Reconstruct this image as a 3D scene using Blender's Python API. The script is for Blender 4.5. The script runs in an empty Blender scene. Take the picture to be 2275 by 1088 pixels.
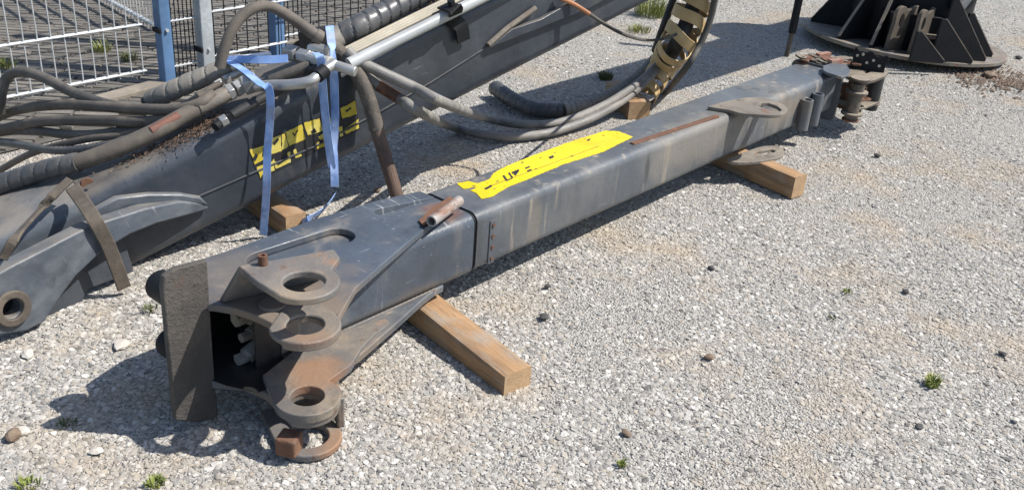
import bpy, bmesh, math, random
from math import radians, sin, cos, pi
from mathutils import Vector, Matrix, noise
from mathutils.geometry import delaunay_2d_cdt
random.seed(7)
SC = bpy.context.scene
COL = SC.collection

# ------------------------------------------------------------------ camera, sky, sun, exposure
R3 = [[0.997066, 0.034067, 0.068542], [0.076541, -0.443776, -0.892863], [0.0, 0.89549, -0.445082]]                       # right, down, forward
cam = bpy.data.objects.new('camera', bpy.data.cameras.new('camera'))
COL.objects.link(cam)
cam.data.sensor_width = 36; cam.data.lens = 33.58
cam.data.clip_start = 0.05; cam.data.clip_end = 400
rt, dn, fw = (Vector(v) for v in R3)
cm = Matrix((rt, -dn, -fw)).transposed().to_4x4(); cm.translation = (0, 0, 1.6)
cam.matrix_world = cm
SC.camera = cam

SUN_AZ, SUN_EL = radians(1), radians(53)      # azimuth measured from +x towards +y
wd = bpy.data.worlds.new('World'); SC.world = wd; wd.use_nodes = True
nt = wd.node_tree; nt.nodes.clear()
sky = nt.nodes.new('ShaderNodeTexSky'); sky.sky_type = 'NISHITA'; sky.sun_disc = False
sky.sun_elevation = SUN_EL; sky.sun_rotation = pi/2 - SUN_AZ
bg = nt.nodes.new('ShaderNodeBackground'); bg.inputs['Strength'].default_value = 0.11
wo = nt.nodes.new('ShaderNodeOutputWorld')
nt.links.new(sky.outputs[0], bg.inputs['Color']); nt.links.new(bg.outputs[0], wo.inputs['Surface'])
sd = bpy.data.lights.new('sun', 'SUN'); sd.energy = 4.6; sd.angle = radians(0.53); sd.color = (1.0, 0.955, 0.89)
so = bpy.data.objects.new('sun', sd); COL.objects.link(so)
so.rotation_euler = Vector((cos(SUN_AZ)*cos(SUN_EL), sin(SUN_AZ)*cos(SUN_EL), sin(SUN_EL))).to_track_quat('Z', 'Y').to_euler()
SC.view_settings.view_transform = 'Standard'; SC.view_settings.look = 'None'
SC.view_settings.exposure = 0.60; SC.view_settings.gamma = 1.0; SC.view_settings.use_curve_mapping = False

# ------------------------------------------------------------------ materials
def M(name, col, rough=.5, metal=0., layers=(), bump=None, rvar=.12, coord='Object', spec=.5, rnd=0., settle=None, stains=()):
    """base colour + noise layers (colour, scale, lo, hi, amount[, rough]) ; bump = list of (scale, strength, distance)"""
    m = bpy.data.materials.new(name); m.use_nodes = True
    t = m.node_tree; N = t.nodes; L = t.links
    b = N['Principled BSDF']; b.inputs['Metallic'].default_value = metal
    b.inputs['Specular IOR Level'].default_value = spec
    tc = N.new('ShaderNodeTexCoord'); src = tc.outputs[coord]
    def noise_(scale, detail=5, rr=.6, dist=0.):
        mp = N.new('ShaderNodeMapping'); L.new(src, mp.inputs[0])
        mp.inputs['Scale'].default_value = scale if isinstance(scale, tuple) else (scale,)*3
        mp.inputs['Location'].default_value = (random.uniform(-9, 9), random.uniform(-9, 9), random.uniform(-9, 9))
        n = N.new('ShaderNodeTexNoise'); n.inputs['Scale'].default_value = 1; n.inputs['Detail'].default_value = detail
        n.inputs['Roughness'].default_value = rr; n.inputs['Distortion'].default_value = dist
        L.new(mp.outputs[0], n.inputs['Vector']); return n.outputs[0]
    def rng(v, a, bb, c=0., d=1.):
        r = N.new('ShaderNodeMapRange'); r.interpolation_type = 'SMOOTHSTEP'
        for i, x in zip(('From Min', 'From Max', 'To Min', 'To Max'), (a, bb, c, d)): r.inputs[i].default_value = x
        L.new(v, r.inputs['Value']); return r.outputs[0]
    def mixc(f, a, c):
        x = N.new('ShaderNodeMix'); x.data_type = 'RGBA'
        L.new(f, x.inputs[0])
        for sck, v in ((6, a), (7, c)):
            if isinstance(v, tuple): x.inputs[sck].default_value = (*v, 1)
            else: L.new(v, x.inputs[sck])
        return x.outputs[2]
    cur = tuple(col); rgh = None
    base_n = noise_(3.1, 6)
    lo = tuple(c*.8 for c in col); hi = tuple(min(1, c*1.2) for c in col)
    cur = mixc(rng(base_n, .3, .7), lo, hi)
    r0 = N.new('ShaderNodeValue'); r0.outputs[0].default_value = rough; rgh = r0.outputs[0]
    for ly in layers:
        c, sc_, a, bb, amt = ly[:5]
        f = rng(noise_(sc_, 7, .65, .2), a, bb, 0, amt)
        cur = mixc(f, cur, tuple(c))
        if len(ly) > 5:
            x = N.new('ShaderNodeMix'); L.new(f, x.inputs[0]); L.new(rgh, x.inputs[2]); x.inputs[3].default_value = ly[5]; rgh = x.outputs[0]
    for ctr, sc3, r0_, r1_, c_, amt in stains:      # a patch of dirt of its own, broken up by noise
        mp = N.new('ShaderNodeMapping'); mp.inputs['Location'].default_value = tuple(-a*b_ for a, b_ in zip(ctr, sc3)); mp.inputs['Scale'].default_value = sc3; L.new(src, mp.inputs[0])
        ln = N.new('ShaderNodeVectorMath'); ln.operation = 'LENGTH'; L.new(mp.outputs[0], ln.inputs[0])
        nz_ = N.new('ShaderNodeMath'); nz_.operation = 'MULTIPLY_ADD'; L.new(noise_(9., 7), nz_.inputs[0]); nz_.inputs[1].default_value = (r1_-r0_)*1.6; L.new(ln.outputs['Value'], nz_.inputs[2])
        sh = (r1_-r0_)*.8; f = rng(nz_.outputs[0], r0_+sh, r1_+sh, amt, 0.)
        cur = mixc(f, cur, tuple(c_)); x = N.new('ShaderNodeMix'); L.new(f, x.inputs[0]); L.new(rgh, x.inputs[2]); x.inputs[3].default_value = .72; rgh = x.outputs[0]
    if settle:                     # dust lying on what faces up
        g = N.new('ShaderNodeNewGeometry'); sx = N.new('ShaderNodeSeparateXYZ'); L.new(g.outputs['Normal'], sx.inputs[0])
        ml = N.new('ShaderNodeMath'); ml.operation = 'MULTIPLY'; L.new(rng(sx.outputs[2], .55, .95, 0, 1), ml.inputs[0]); L.new(rng(noise_(6., 7), .34, .62, .15, settle[1]), ml.inputs[1])
        cur = mixc(ml.outputs[0], cur, settle[0])
        x = N.new('ShaderNodeMix'); L.new(ml.outputs[0], x.inputs[0]); L.new(rgh, x.inputs[2]); x.inputs[3].default_value = .85; rgh = x.outputs[0]
    if rnd:
        oi = N.new('ShaderNodeObjectInfo'); hs = N.new('ShaderNodeHueSaturation')
        L.new(rng(oi.outputs['Random'], 0, 1, 1-rnd, 1+rnd), hs.inputs['Value']); L.new(cur, hs.inputs['Color']); cur = hs.outputs[0]
    L.new(cur, b.inputs['Base Color'])
    if rvar:
        a = N.new('ShaderNodeMath'); a.operation = 'ADD'; L.new(rgh, a.inputs[0])
        L.new(rng(noise_(14., 5), .25, .75, -rvar, rvar), a.inputs[1]); rgh = a.outputs[0]
    L.new(rgh, b.inputs['Roughness'])
    prev = None
    for sc_, st, di in (bump or ()):
        bp = N.new('ShaderNodeBump'); bp.inputs['Strength'].default_value = st; bp.inputs['Distance'].default_value = di
        L.new(noise_(sc_, 6), bp.inputs['Height'])
        if prev: L.new(prev, bp.inputs['Normal'])
        prev = bp.outputs[0]
    if prev: L.new(prev, b.inputs['Normal'])
    return m

DUST = (.30, .25, .19); RUST = (.17, .066, .03); DRUST = (.075, .038, .024); GREY = (.25, .265, .28)
paint = M('worn_grey_paint', (.060, .074, .094), .34, layers=[
    ((.115, .131, .150), (2.2, 5, 6), .46, .72, .6, .44), ((.045, .052, .062), (7, 9, 9), .54, .70, .75), (DUST, (5, 5, 1.6), .50, .74, .6, .75), ((.17, .158, .145), (1.3, 1.3, 1.3), .52, .68, .45, .6),
    ((.40, .41, .41), (70, 5, 5), .62, .68, .6), ((.40, .41, .41), (5, 80, 80), .66, .72, .55), (DRUST, 30., .64, .72, .75, .8), (RUST, 9., .67, .77, .7, .8), ((.42, .43, .43), 60., .66, .70, .6)],
    bump=[(55., .12, .01), (4., .16, .03)], stains=[((-.632, -.19, .15), (1, 1, .5), .12, .36, (.17, .132, .098), .85), ((-.1, -.02, .0), (.35, 1, 2), .03, .12, (.15, .12, .09), .7), ((-.60, .16, .23), (1, 1, 1), .04, .16, (.14, .115, .09), .6), ((.12, .09, .2), (1, 1, 1), .02, .09, (.17, .075, .04), .7)])
paint_side = M('dusty_grey_paint', (.083, .092, .104), .42, layers=[
    ((.17, .165, .152), (2.5, 2.5, .7), .46, .70, .65, .68), ((.055, .057, .06), (7, 7, 1.6), .56, .67, .75), ((.30, .255, .195), (16, 16, 1.5), .56, .70, .75, .8), ((.10, .105, .11), (1.1, 1.1, 1.1), .48, .62, .6),
    ((.42, .43, .43), (50, 50, 7), .65, .71, .6), ((.42, .43, .43), (4, 60, 90), .66, .72, .5), (RUST, (14, 14, 6), .66, .75, .65, .8), (DRUST, 40., .66, .74, .6, .8)], bump=[(50., .12, .01), (5., .2, .02)], stains=[((1.62, 0, .15), (.30, 1, 1.1), .05, .17, (.20, .18, .15), .65), ((.50, -.0, .06), (2.2, 1, .5), .03, .10, (.20, .17, .13), .5), ((2.35, 0, .13), (.6, 1, 1.5), .04, .16, (.19, .16, .125), .75), ((-.45, -.2, 0), (1, 1, 1), .1, .36, (.17, .132, .098), .85), ((1.18, 0, .12), (4, 1, 1), .02, .09, (.045, .045, .046), .8)])
root_paint = M('dusty_root_paint', (.066, .078, .094), .42, layers=[
    ((.17, .18, .19), (3, 5, 6), .42, .68, .7, .5), ((.045, .05, .058), 9., .55, .72, .7), ((.38, .39, .39), (60, 6, 6), .66, .73, .5), (RUST, 9., .66, .76, .7, .8), ((.40, .41, .41), (6, 70, 70), .68, .74, .5)],
    bump=[(55., .12, .01), (4., .16, .03)], settle=((.25, .215, .17), .6))
dark_paint = M('dark_grey_paint', (.035, .042, .053), .38, layers=[
    ((.068, .074, .084), (2, 3, 3), .42, .68, .75), ((.022, .025, .030), (6, 6, 3), .53, .72, .7), ((.16, .145, .12), (4, 4, 1.2), .55, .78, .5, .75),
    ((.20, .21, .215), (5, 60, 60), .67, .74, .5), ((.20, .21, .22), (80, 10, 2), .66, .73, .55), (RUST, 8., .69, .77, .6, .8)], bump=[(50., .12, .01), (4., .16, .03)], settle=((.18, .155, .125), .6))
dusty_steel = M('dusty_steel', (.150, .130, .108), .7, layers=[((.25, .212, .162), 7., .42, .66, .75), ((.085, .066, .052), 14., .53, .68, .75),
    (RUST, 11., .57, .70, .7), ((.17, .17, .172), 5., .55, .7, .7)], bump=[(70., .28, .008)])
chain_steel = M('grimy_chain_steel', (.085, .070, .056), .6, layers=[((.19, .16, .122), 9., .46, .68, .8, .8), ((.035, .030, .027), 14., .52, .68, .8), (RUST, 16., .60, .72, .6)], bump=[(80., .3, .008)], settle=((.30, .255, .195), .7))
ear_steel = M('rusty_lug_steel', (.125, .118, .112), .55, layers=[((.080, .088, .100), 4., .46, .62, .8, .38), ((.24, .195, .145), 6., .50, .66, .8, .75), ((.27, .135, .065), 8., .57, .70, .8, .8),
    (DRUST, 22., .58, .69, .75), ((.42, .40, .36), 34., .63, .72, .55)], bump=[(80., .3, .006), (9., .25, .02)], settle=((.19, .15, .11), .45), stains=[((-.56, -.14, .02), (1, 1, .6), .03, .11, (.27, .125, .055), .85), ((-.70, -.24, .34), (1, 1, 1), .02, .10, (.30, .235, .16), .7), ((-.60, -.29, -.10), (1, 1, 1), .02, .10, (.26, .13, .065), .8), ((-.66, -.25, .22), (1, 1, 1.), .02, .09, (.25, .135, .075), .7)])
strap_steel = M('brown_strap', (.085, .070, .055), .75, layers=[((.15, .122, .09), 8., .44, .68, .8), ((.045, .038, .032), 14., .55, .7, .7), (RUST, 12., .62, .74, .6)], bump=[(90., .25, .006)])
rough_plate = M('coarse_dark_plate', (.062, .056, .051), .82, layers=[((.100, .088, .074), 5., .42, .64, .85), ((.035, .033, .032), (4, 4, 1.1), .50, .68, .8), ((.20, .18, .155), (40, 40, 5), .62, .72, .6), (RUST, 6., .62, .75, .5), ((.035, .033, .032), 60., .55, .68, .7)],
    bump=[(230., .7, .006), (90., .5, .01)])
grease_shade = M('black_grease_shade', (.012, .012, .013), .55, layers=[((.035, .03, .026), 9., .5, .7, .6)], bump=[(30., .2, .01)])  # grease colour kept this black to stand in for the fork cavity's shade
black_steel = M('black_paint', (.010, .011, .013), .6, spec=.22, layers=[((.020, .020, .020), 4., .5, .75, .6), (DUST, 7., .72, .86, .15, .8)], bump=[(50., .12, .01)])
rust_steel = M('rusty_steel', (.13, .062, .036), .82, layers=[((.22, .11, .06), 14., .5, .7, .7), ((.06, .036, .026), 9., .5, .7, .7), ((.25, .20, .15), 5., .6, .75, .5)], bump=[(120., .35, .008)])
bright = M('bright_zinc', (.47, .465, .445), .40, .65, layers=[((.30, .28, .25), 9., .5, .72, .6, .6), ((.18, .12, .08), 24., .66, .76, .6, .8)], bump=[(90., .08, .005)])
stub_m = M('rusted_pipe_stub', (.36, .34, .32), .5, .3, layers=[((.20, .095, .055), (6, 9, 9), .40, .58, .9, .8), (DRUST, 22., .55, .68, .7, .85)], bump=[(90., .2, .005)])
pipe_paint = M('pale_grey_pipe', (.36, .37, .37), .40, layers=[((.33, .30, .24), (3, 12, 12), .5, .74, .6, .7), ((.2, .12, .07), 22., .68, .77, .6)], bump=[(60., .1, .006)])
cream_pipe = M('dusty_cream_pipe', (.34, .305, .235), .6, layers=[((.22, .175, .12), (4, 20, 20), .48, .7, .7), ((.13, .09, .06), 26., .64, .75, .7)], bump=[(80., .2, .006)])
rubber = M('dusty_rubber', (.060, .056, .051), .68, layers=[((.135, .118, .098), 6., .42, .68, .8, .85), ((.035, .033, .031), 15., .55, .72, .7), ((.24, .205, .155), 28., .6, .78, .5)], bump=[(150., .18, .005)])
rubber_brown = M('tan_dusty_rubber', (.090, .077, .064), .74, layers=[((.165, .140, .110), 7., .42, .68, .8, .85), ((.050, .043, .037), 14., .53, .69, .8), ((.20, .09, .045), 6., .63, .76, .6)], bump=[(150., .2, .005)])
rubber_grey = M('grey_rubber', (.155, .15, .14), .55, layers=[((.26, .245, .22), 7., .4, .66, .8, .8), ((.06, .058, .055), 16., .56, .73, .7)], bump=[(150., .18, .005)])
rubber_black = M('black_rubber', (.022, .022, .023), .6, layers=[((.07, .064, .056), 8., .5, .74, .6, .8)], bump=[(150., .18, .005)])
red_rubber = M('worn_red_rubber', (.165, .072, .05), .75, layers=[((.14, .085, .06), 22., .5, .7, .7)], bump=[(160., .3, .006)])
wrap_black = M('spiral_wrap_black', (.062, .063, .065), .40, layers=[((.13, .122, .108), 9., .45, .7, .7, .7), ((.18, .165, .14), 30., .62, .76, .5, .8)], bump=[(120., .15, .004)])
wrap_tan = M('spiral_wrap_dusty', (.17, .158, .138), .6, layers=[((.26, .235, .19), 9., .45, .7, .7, .8), ((.085, .078, .068), 22., .58, .75, .6)], bump=[(120., .2, .004)])
yellow_plastic = M('faded_yellow_plastic', (.47, .325, .145), .6, layers=[((.58, .45, .25), 8., .42, .7, .7, .7), ((.36, .20, .06), 13., .60, .76, .6)], bump=[(90., .12, .005)])
yellow_print = M('yellow_print', (.68, .50, .010), .45, layers=[((.74, .58, .03), 9., .45, .7, .5), ((.12, .12, .10), (18, 150, 90), .63, .70, .8), ((.14, .13, .10), 70., .66, .72, .85), ((.50, .40, .03), 40., .66, .78, .5)], bump=[(120., .1, .003)])
yellow_old = M('worn_yellow_print', (.64, .50, .05), .6, layers=[((.72, .62, .20), 16., .42, .66, .7), ((.10, .095, .08), 26., .60, .70, .85), ((.40, .24, .02), 9., .58, .74, .7)], bump=[(120., .1, .003)])
black_print = M('black_print', (.028, .028, .030), .5, layers=[((.11, .105, .095), 40., .58, .7, .7)])
wood = M('timber', (.31, .185, .092), .75, layers=[((.40, .26, .14), (3, 3, 3), .42, .7, .8), ((.17, .095, .048), (3, 60, 60), .48, .68, .85), ((.15, .105, .07), (2.2, 9, 9), .52, .70, .75), ((.40, .29, .18), (2.5, 120, 120), .55, .75, .5),
    ((.12, .075, .045), (22, 22, 22), .68, .78, .6), ((.27, .245, .21), (4, 8, 8), .52, .70, .65), ((.05, .035, .025), (1.5, 90, 90), .64, .70, .9)], bump=[((4, 130, 130), .55, .006), (60., .2, .005)])
wood_end = M('timber_end', (.36, .235, .13), .8, layers=[((.24, .15, .08), (3, 90, 60), .48, .7, .6), ((.45, .34, .21), 14., .5, .7, .5)], bump=[(120., .4, .004)])
galv = M('galvanised_steel', (.44, .475, .49), .5, .35, layers=[((.34, .38, .41), 60., .45, .6, .7), ((.56, .59, .60), 25., .55, .7, .5), (DUST, 6., .64, .8, .5, .8)])
galv_wire = M('galvanised_wire', (.58, .60, .60), .42, .35, layers=[((.42, .44, .46), 40., .5, .7, .6)])
blue_post = M('blue_painted_post', (.085, .165, .30), .45, layers=[((.13, .22, .35), 8., .45, .7, .6), ((.22, .24, .26), 22., .66, .76, .5), (DUST, 6., .62, .8, .5, .8)], bump=[(60., .08, .005)])
blue_web = M('blue_webbing', (.17, .30, .60), .7, layers=[((.36, .48, .74), (14, 14, 5), .42, .66, .85), ((.10, .16, .36), 12., .52, .70, .7), ((.30, .31, .33), 7., .52, .68, .6), ((.30, .30, .30), 25., .66, .78, .5)], bump=[(420., .35, .003)])
white_web = M('white_cloth', (.68, .69, .70), .75, layers=[((.48, .50, .55), 10., .5, .7, .6)], bump=[(300., .3, .003)])
debris_m = M('dry_leaf_litter', (.10, .062, .042), .9, layers=[((.22, .13, .075), 40., .45, .65, .7), ((.06, .035, .025), 30., .5, .7, .7), ((.28, .23, .16), 60., .6, .7, .6)])
orange_m = M('faded_orange_cable', (.34, .15, .07), .7, layers=[((.22, .12, .07), 20., .5, .7, .7)])
red_paint = M('faded_red_paint', (.24, .10, .07), .65, layers=[((.30, .24, .18), 10., .42, .6, .8), (DRUST, 22., .6, .74, .6)])
grass_m = M('grass_blade', (.17, .20, .045), .6, layers=[((.30, .28, .09), 12., .48, .7, .7), ((.06, .11, .02), 30., .55, .7, .6)])
grass_dry = M('dull_moss_blade', (.085, .105, .035), .7, layers=[((.16, .15, .06), 12., .48, .7, .7)])
stone_dark = M('dark_stone', (.055, .052, .05), .8, layers=[((.12, .11, .10), 30., .5, .7, .6)], bump=[(90., .3, .006)])
stone_light = M('light_stone', (.44, .41, .36), .8, layers=[((.30, .27, .23), 30., .5, .7, .6)], bump=[(90., .3, .006)])
stone_brown = M('brown_clod', (.15, .105, .075), .9, layers=[((.24, .19, .14), 24., .5, .7, .6)], bump=[(90., .4, .01)])
concrete = M('dusty_concrete', (.21, .18, .145), .85, layers=[((.28, .24, .19), 8., .45, .7, .7), ((.10, .14, .115), 30., .58, .75, .6)], bump=[(60., .3, .008)])

def ground_material():
    m = bpy.data.materials.new('gravel_ground'); m.use_nodes = True
    t = m.node_tree; N = t.nodes; L = t.links; b = N['Principled BSDF']
    b.inputs['Roughness'].default_value = .92; b.inputs['Specular IOR Level'].default_value = .25
    g = N.new('ShaderNodeNewGeometry')
    v = N.new('ShaderNodeTexVoronoi'); v.inputs['Scale'].default_value = 150; L.new(g.outputs['Position'], v.inputs['Vector'])
    hsv = N.new('ShaderNodeSeparateColor'); L.new(v.outputs['Color'], hsv.inputs[0])
    cr = N.new('ShaderNodeValToRGB'); e = cr.color_ramp.elements
    e[0].position = 0; e[0].color = (.16, .155, .145, 1); e[1].position = 1; e[1].color = (.47, .455, .42, 1)
    for p_, c in ((.25, (.29, .28, .26, 1)), (.6, (.38, .36, .325, 1))): x = e.new(p_); x.color = c
    L.new(hsv.outputs[0], cr.inputs[0])
    n = N.new('ShaderNodeTexNoise'); n.inputs['Scale'].default_value = 1.7; n.inputs['Detail'].default_value = 8; n.inputs['Roughness'].default_value = .62
    L.new(g.outputs['Position'], n.inputs['Vector'])
    mr = N.new('ShaderNodeMapRange'); mr.inputs[1].default_value = .52; mr.inputs[2].default_value = .70; mr.inputs[4].default_value = .85; L.new(n.outputs[0], mr.inputs[0])
    mx = N.new('ShaderNodeMix'); mx.data_type = 'RGBA'; L.new(mr.outputs[0], mx.inputs[0]); L.new(cr.outputs[0], mx.inputs[6]); mx.inputs[7].default_value = (.41, .335, .245, 1)
    L.new(mx.outputs[2], b.inputs['Base Color'])
    n2_ = N.new('ShaderNodeTexNoise'); n2_.inputs['Scale'].default_value = 130; n2_.inputs['Detail'].default_value = 4; L.new(g.outputs['Position'], n2_.inputs['Vector'])
    bp = N.new('ShaderNodeBump'); bp.inputs['Strength'].default_value = .8; bp.inputs['Distance'].default_value = .012
    ad = N.new('ShaderNodeMath'); ad.operation = 'ADD'; L.new(v.outputs['Distance'], ad.inputs[0]); L.new(n2_.outputs[0], ad.inputs[1])
    L.new(ad.outputs[0], bp.inputs['Height']); L.new(bp.outputs[0], b.inputs['Normal'])
    return m

def stone_material():
    """every stone its own tone, drifting to tan where the ground does"""
    m = bpy.data.materials.new('gravel_stones'); m.use_nodes = True
    t = m.node_tree; N = t.nodes; L = t.links; b = N['Principled BSDF']
    b.inputs['Roughness'].default_value = .85; b.inputs['Specular IOR Level'].default_value = .3
    oi = N.new('ShaderNodeObjectInfo')
    cr = N.new('ShaderNodeValToRGB'); e = cr.color_ramp.elements
    e[0].position = 0; e[0].color = (0.106, 0.101, 0.095, 1); e[1].position = 1; e[1].color = (0.563, 0.541, 0.499, 1)
    for p_, c in ((.07, (0.211, 0.203, 0.190, 1)), (.30, (0.290, 0.279, 0.258, 1)), (.55, (0.343, 0.324, 0.292, 1)), (.68, (0.326, 0.285, 0.232, 1)), (.74, (0.378, 0.363, 0.334, 1)), (.93, (0.440, 0.422, 0.390, 1))): x = e.new(p_); x.color = c
    L.new(oi.outputs['Random'], cr.inputs[0])
    n = N.new('ShaderNodeTexNoise'); n.inputs['Scale'].default_value = 1.7; n.inputs['Detail'].default_value = 8; n.inputs['Roughness'].default_value = .62
    L.new(oi.outputs['Location'], n.inputs['Vector'])
    mr = N.new('ShaderNodeMapRange'); mr.inputs[1].default_value = .50; mr.inputs[2].default_value = .68; mr.inputs[4].default_value = .75; L.new(n.outputs[0], mr.inputs[0])
    mx = N.new('ShaderNodeMix'); mx.data_type = 'RGBA'; L.new(mr.outputs[0], mx.inputs[0]); L.new(cr.outputs[0], mx.inputs[6]); mx.inputs[7].default_value = (0.370, 0.298, 0.215, 1)
    L.new(mx.outputs[2], b.inputs['Base Color'])
    return m

# ------------------------------------------------------------------ mesh helpers
def tag(o, label=None, cat=None, group=None, kind=None):
    for k, v in (('label', label), ('category', cat), ('group', group), ('kind', kind)):
        if v: o[k] = v
    return o
def empty(name, mat4, label, cat, group=None):
    o = bpy.data.objects.new(name, None); COL.objects.link(o); o.matrix_world = mat4; o.empty_display_size = .1
    return tag(o, label, cat, group)
class MB:
    def __init__(s): s.v = []; s.f = []
    def add(s, vs, fs):
        k = len(s.v); s.v += [tuple(v) for v in vs]; s.f += [tuple(i+k for i in f) for f in fs]; return s
    def plate(s, pts, z0, z1, holes=(), f=None):
        """plate from an outline in x,y with thickness along z; f maps (x,y,z) on"""
        f = f or (lambda p: p)
        loops = [[(p[0], p[1]) for p in pts]] + [[(p[0], p[1]) for p in h] for h in holes]
        flat = [p for lp in loops for p in lp]; ed = []; k = 0
        for lp in loops:
            m = len(lp); ed += [(k+i, k+(i+1) % m) for i in range(m)]; k += m
        ov, _, of, _, _, _ = delaunay_2d_cdt([Vector(p) for p in flat], ed, [], 0, 1e-6)
        def inside(x, y, lp):
            c = False; m = len(lp)
            for i in range(m):
                (x0, y0), (x1, y1) = lp[i], lp[(i+1) % m]
                if (y0 > y) != (y1 > y) and x < (x1-x0)*(y-y0)/(y1-y0)+x0: c = not c
            return c
        keep = []
        for t in of:
            cx = sum(ov[i].x for i in t)/3; cy = sum(ov[i].y for i in t)/3
            if inside(cx, cy, loops[0]) and not any(inside(cx, cy, h) for h in loops[1:]):
                a, b, c = (ov[i] for i in t)
                keep.append(tuple(t) if (b-a).cross(c-a) > 0 else tuple(t[::-1]))
        n = len(ov); vs = [f((v.x, v.y, z0)) for v in ov]+[f((v.x, v.y, z1)) for v in ov]; fs = []
        cnt = {}
        for t in keep:
            fs += [tuple(i+n for i in t), t[::-1]]
            for i in range(3): cnt[(t[i], t[(i+1) % 3])] = 1
        for (a, b) in cnt:
            if (b, a) not in cnt: fs.append((a, b, b+n, a+n))
        return s.add(vs, fs)
    def box(s, a, b, f=None):
        return s.plate([(a[0], a[1]), (b[0], a[1]), (b[0], b[1]), (a[0], b[1])], a[2], b[2], (), f)
    def tube(s, path, r, seg=14, caps=True, flat=1., inner=None):
        path = [Vector(p) for p in path]; n = len(path)
        rs = r if isinstance(r, (list, tuple)) else [r]*n
        T = [((path[min(i+1, n-1)]-path[max(i-1, 0)]).normalized()) for i in range(n)]
        ref = Vector((0, 0, 1)) if abs(T[0].z) < .9 else Vector((1, 0, 0))
        U = (ref-T[0]*ref.dot(T[0])).normalized(); vs = []
        for i in range(n):
            U = (U-T[i]*U.dot(T[i])).normalized(); W = T[i].cross(U)
            for k in range(seg):
                a = 2*pi*k/seg; vs.append(path[i]+(U*cos(a)*flat+W*sin(a))*rs[i])
        fs = [(i*seg+k, i*seg+(k+1) % seg, (i+1)*seg+(k+1) % seg, (i+1)*seg+k) for i in range(n-1) for k in range(seg)]
        if caps: fs += [tuple(range(seg))[::-1], tuple((n-1)*seg+k for k in range(seg))]
        return s.add(vs, fs)
    def pipe(s, a, b, ro, ri, seg=20):
        """hollow round pipe with open bore"""
        a, b = Vector(a), Vector(b); T = (b-a).normalized(); ref = Vector((0, 0, 1)) if abs(T.z) < .9 else Vector((1, 0, 0))
        U = (ref-T*ref.dot(T)).normalized(); W = T.cross(U); vs = []
        for c, r in ((a, ro), (b, ro), (b, ri), (a, ri)):
            vs += [c+(U*cos(2*pi*k/seg)+W*sin(2*pi*k/seg))*r for k in range(seg)]
        fs = [(q*seg+k, q*seg+(k+1) % seg, ((q+1) % 4)*seg+(k+1) % seg, ((q+1) % 4)*seg+k) for q in range(4) for k in range(seg)]
        return s.add(vs, fs)
    def build(s, name, mat, parent=None, smooth=35, bevel=0., seg=2, extra=()):
        me = bpy.data.meshes.new(name); me.from_pydata(s.v, [], s.f); me.update()
        bm = bmesh.new(); bm.from_mesh(me); bmesh.ops.recalc_face_normals(bm, faces=bm.faces); bm.to_mesh(me); bm.free()
        for m in (mat, *extra): me.materials.append(m)
        if smooth:
            me.polygons.foreach_set('use_smooth', [True]*len(me.polygons)); me.set_sharp_from_angle(angle=radians(smooth))
        o = bpy.data.objects.new(name, me); COL.objects.link(o)
        if parent: o.parent = parent
        if bevel:
            b = o.modifiers.new('bevel', 'BEVEL'); b.width = bevel; b.segments = seg; b.limit_method = 'ANGLE'; b.angle_limit = radians(40); b.harden_normals = False
        return o
def spline(pts, n=10):
    P = [Vector(p) for p in pts]; P = [P[0]*2-P[1]] + P + [P[-1]*2-P[-2]]; out = []
    for i in range(1, len(P)-2):
        a, b, c, d = P[i-1:i+3]
        for k in range(n):
            t = k/n
            out.append(.5*((2*b)+(c-a)*t+(2*a-5*b+4*c-d)*t*t+(3*b-a-3*c+d)*t**3))
    out.append(P[-2]); return out
def resample(path, step):
    out = [path[0]]; acc = 0
    for a, b in zip(path, path[1:]):
        L = (b-a).length; 
        while acc+L >= step:
            a = a.lerp(b, (step-acc)/L); L = (b-a).length; out.append(a.copy()); acc = 0
        acc += L
    return out
def arc(cx, cy, r, a0, a1, n=14, ry=None):
    ry = ry or r
    return [(cx+r*cos(radians(a0+(a1-a0)*i/n)), cy+ry*sin(radians(a0+(a1-a0)*i/n))) for i in range(n+1)]
def circ(cx, cy, r, n=28): return arc(cx, cy, r, 0, 360*(n-1)/n, n-1)
def slot(p, q, r, n=10):
    """rounded slot between p and q"""
    a = math.degrees(math.atan2(q[1]-p[1], q[0]-p[0]))
    return arc(q[0], q[1], r, a-90, a+90, n) + arc(p[0], p[1], r, a+90, a+270, n)
def rrect(y0, y1, z0, z1, r, n=6):
    o = []
    for cx, cy, a in ((y1-r, z1-r, 0), (y0+r, z1-r, 90), (y0+r, z0+r, 180), (y1-r, z0+r, 270)): o += arc(cx, cy, r, a, a+90, n)
    return o
def boxtube(mb, x0, x1, prof0, prof1, inset=.012, closed1=False):
    def ring(x, pr, k):
        cy = sum(p[0] for p in pr)/len(pr); cz = sum(p[1] for p in pr)/len(pr)
        out = []
        for y, z in pr:
            hy = max(abs(p[0]-cy) for p in pr); hz = max(abs(p[1]-cz) for p in pr)
            out.append((x, cy+(y-cy)*(1-k/hy), cz+(z-cz)*(1-k/hz)))
        return out
    n = len(prof0); vs = ring(x0, prof0, 0)+ring(x1, prof1, 0)+ring(x1, prof1, inset)+ring(x0, prof0, inset)
    mb.add(vs, [(q*n+k, q*n+(k+1) % n, ((q+1) % 4)*n+(k+1) % n, ((q+1) % 4)*n+k) for q in range(4) for k in range(n)])
    return mb
def frame(fr):
    u, n, w, o = (Vector(v) for v in fr)
    m = Matrix((u, -n, w)).transposed().to_4x4(); m.translation = o; return m
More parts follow.
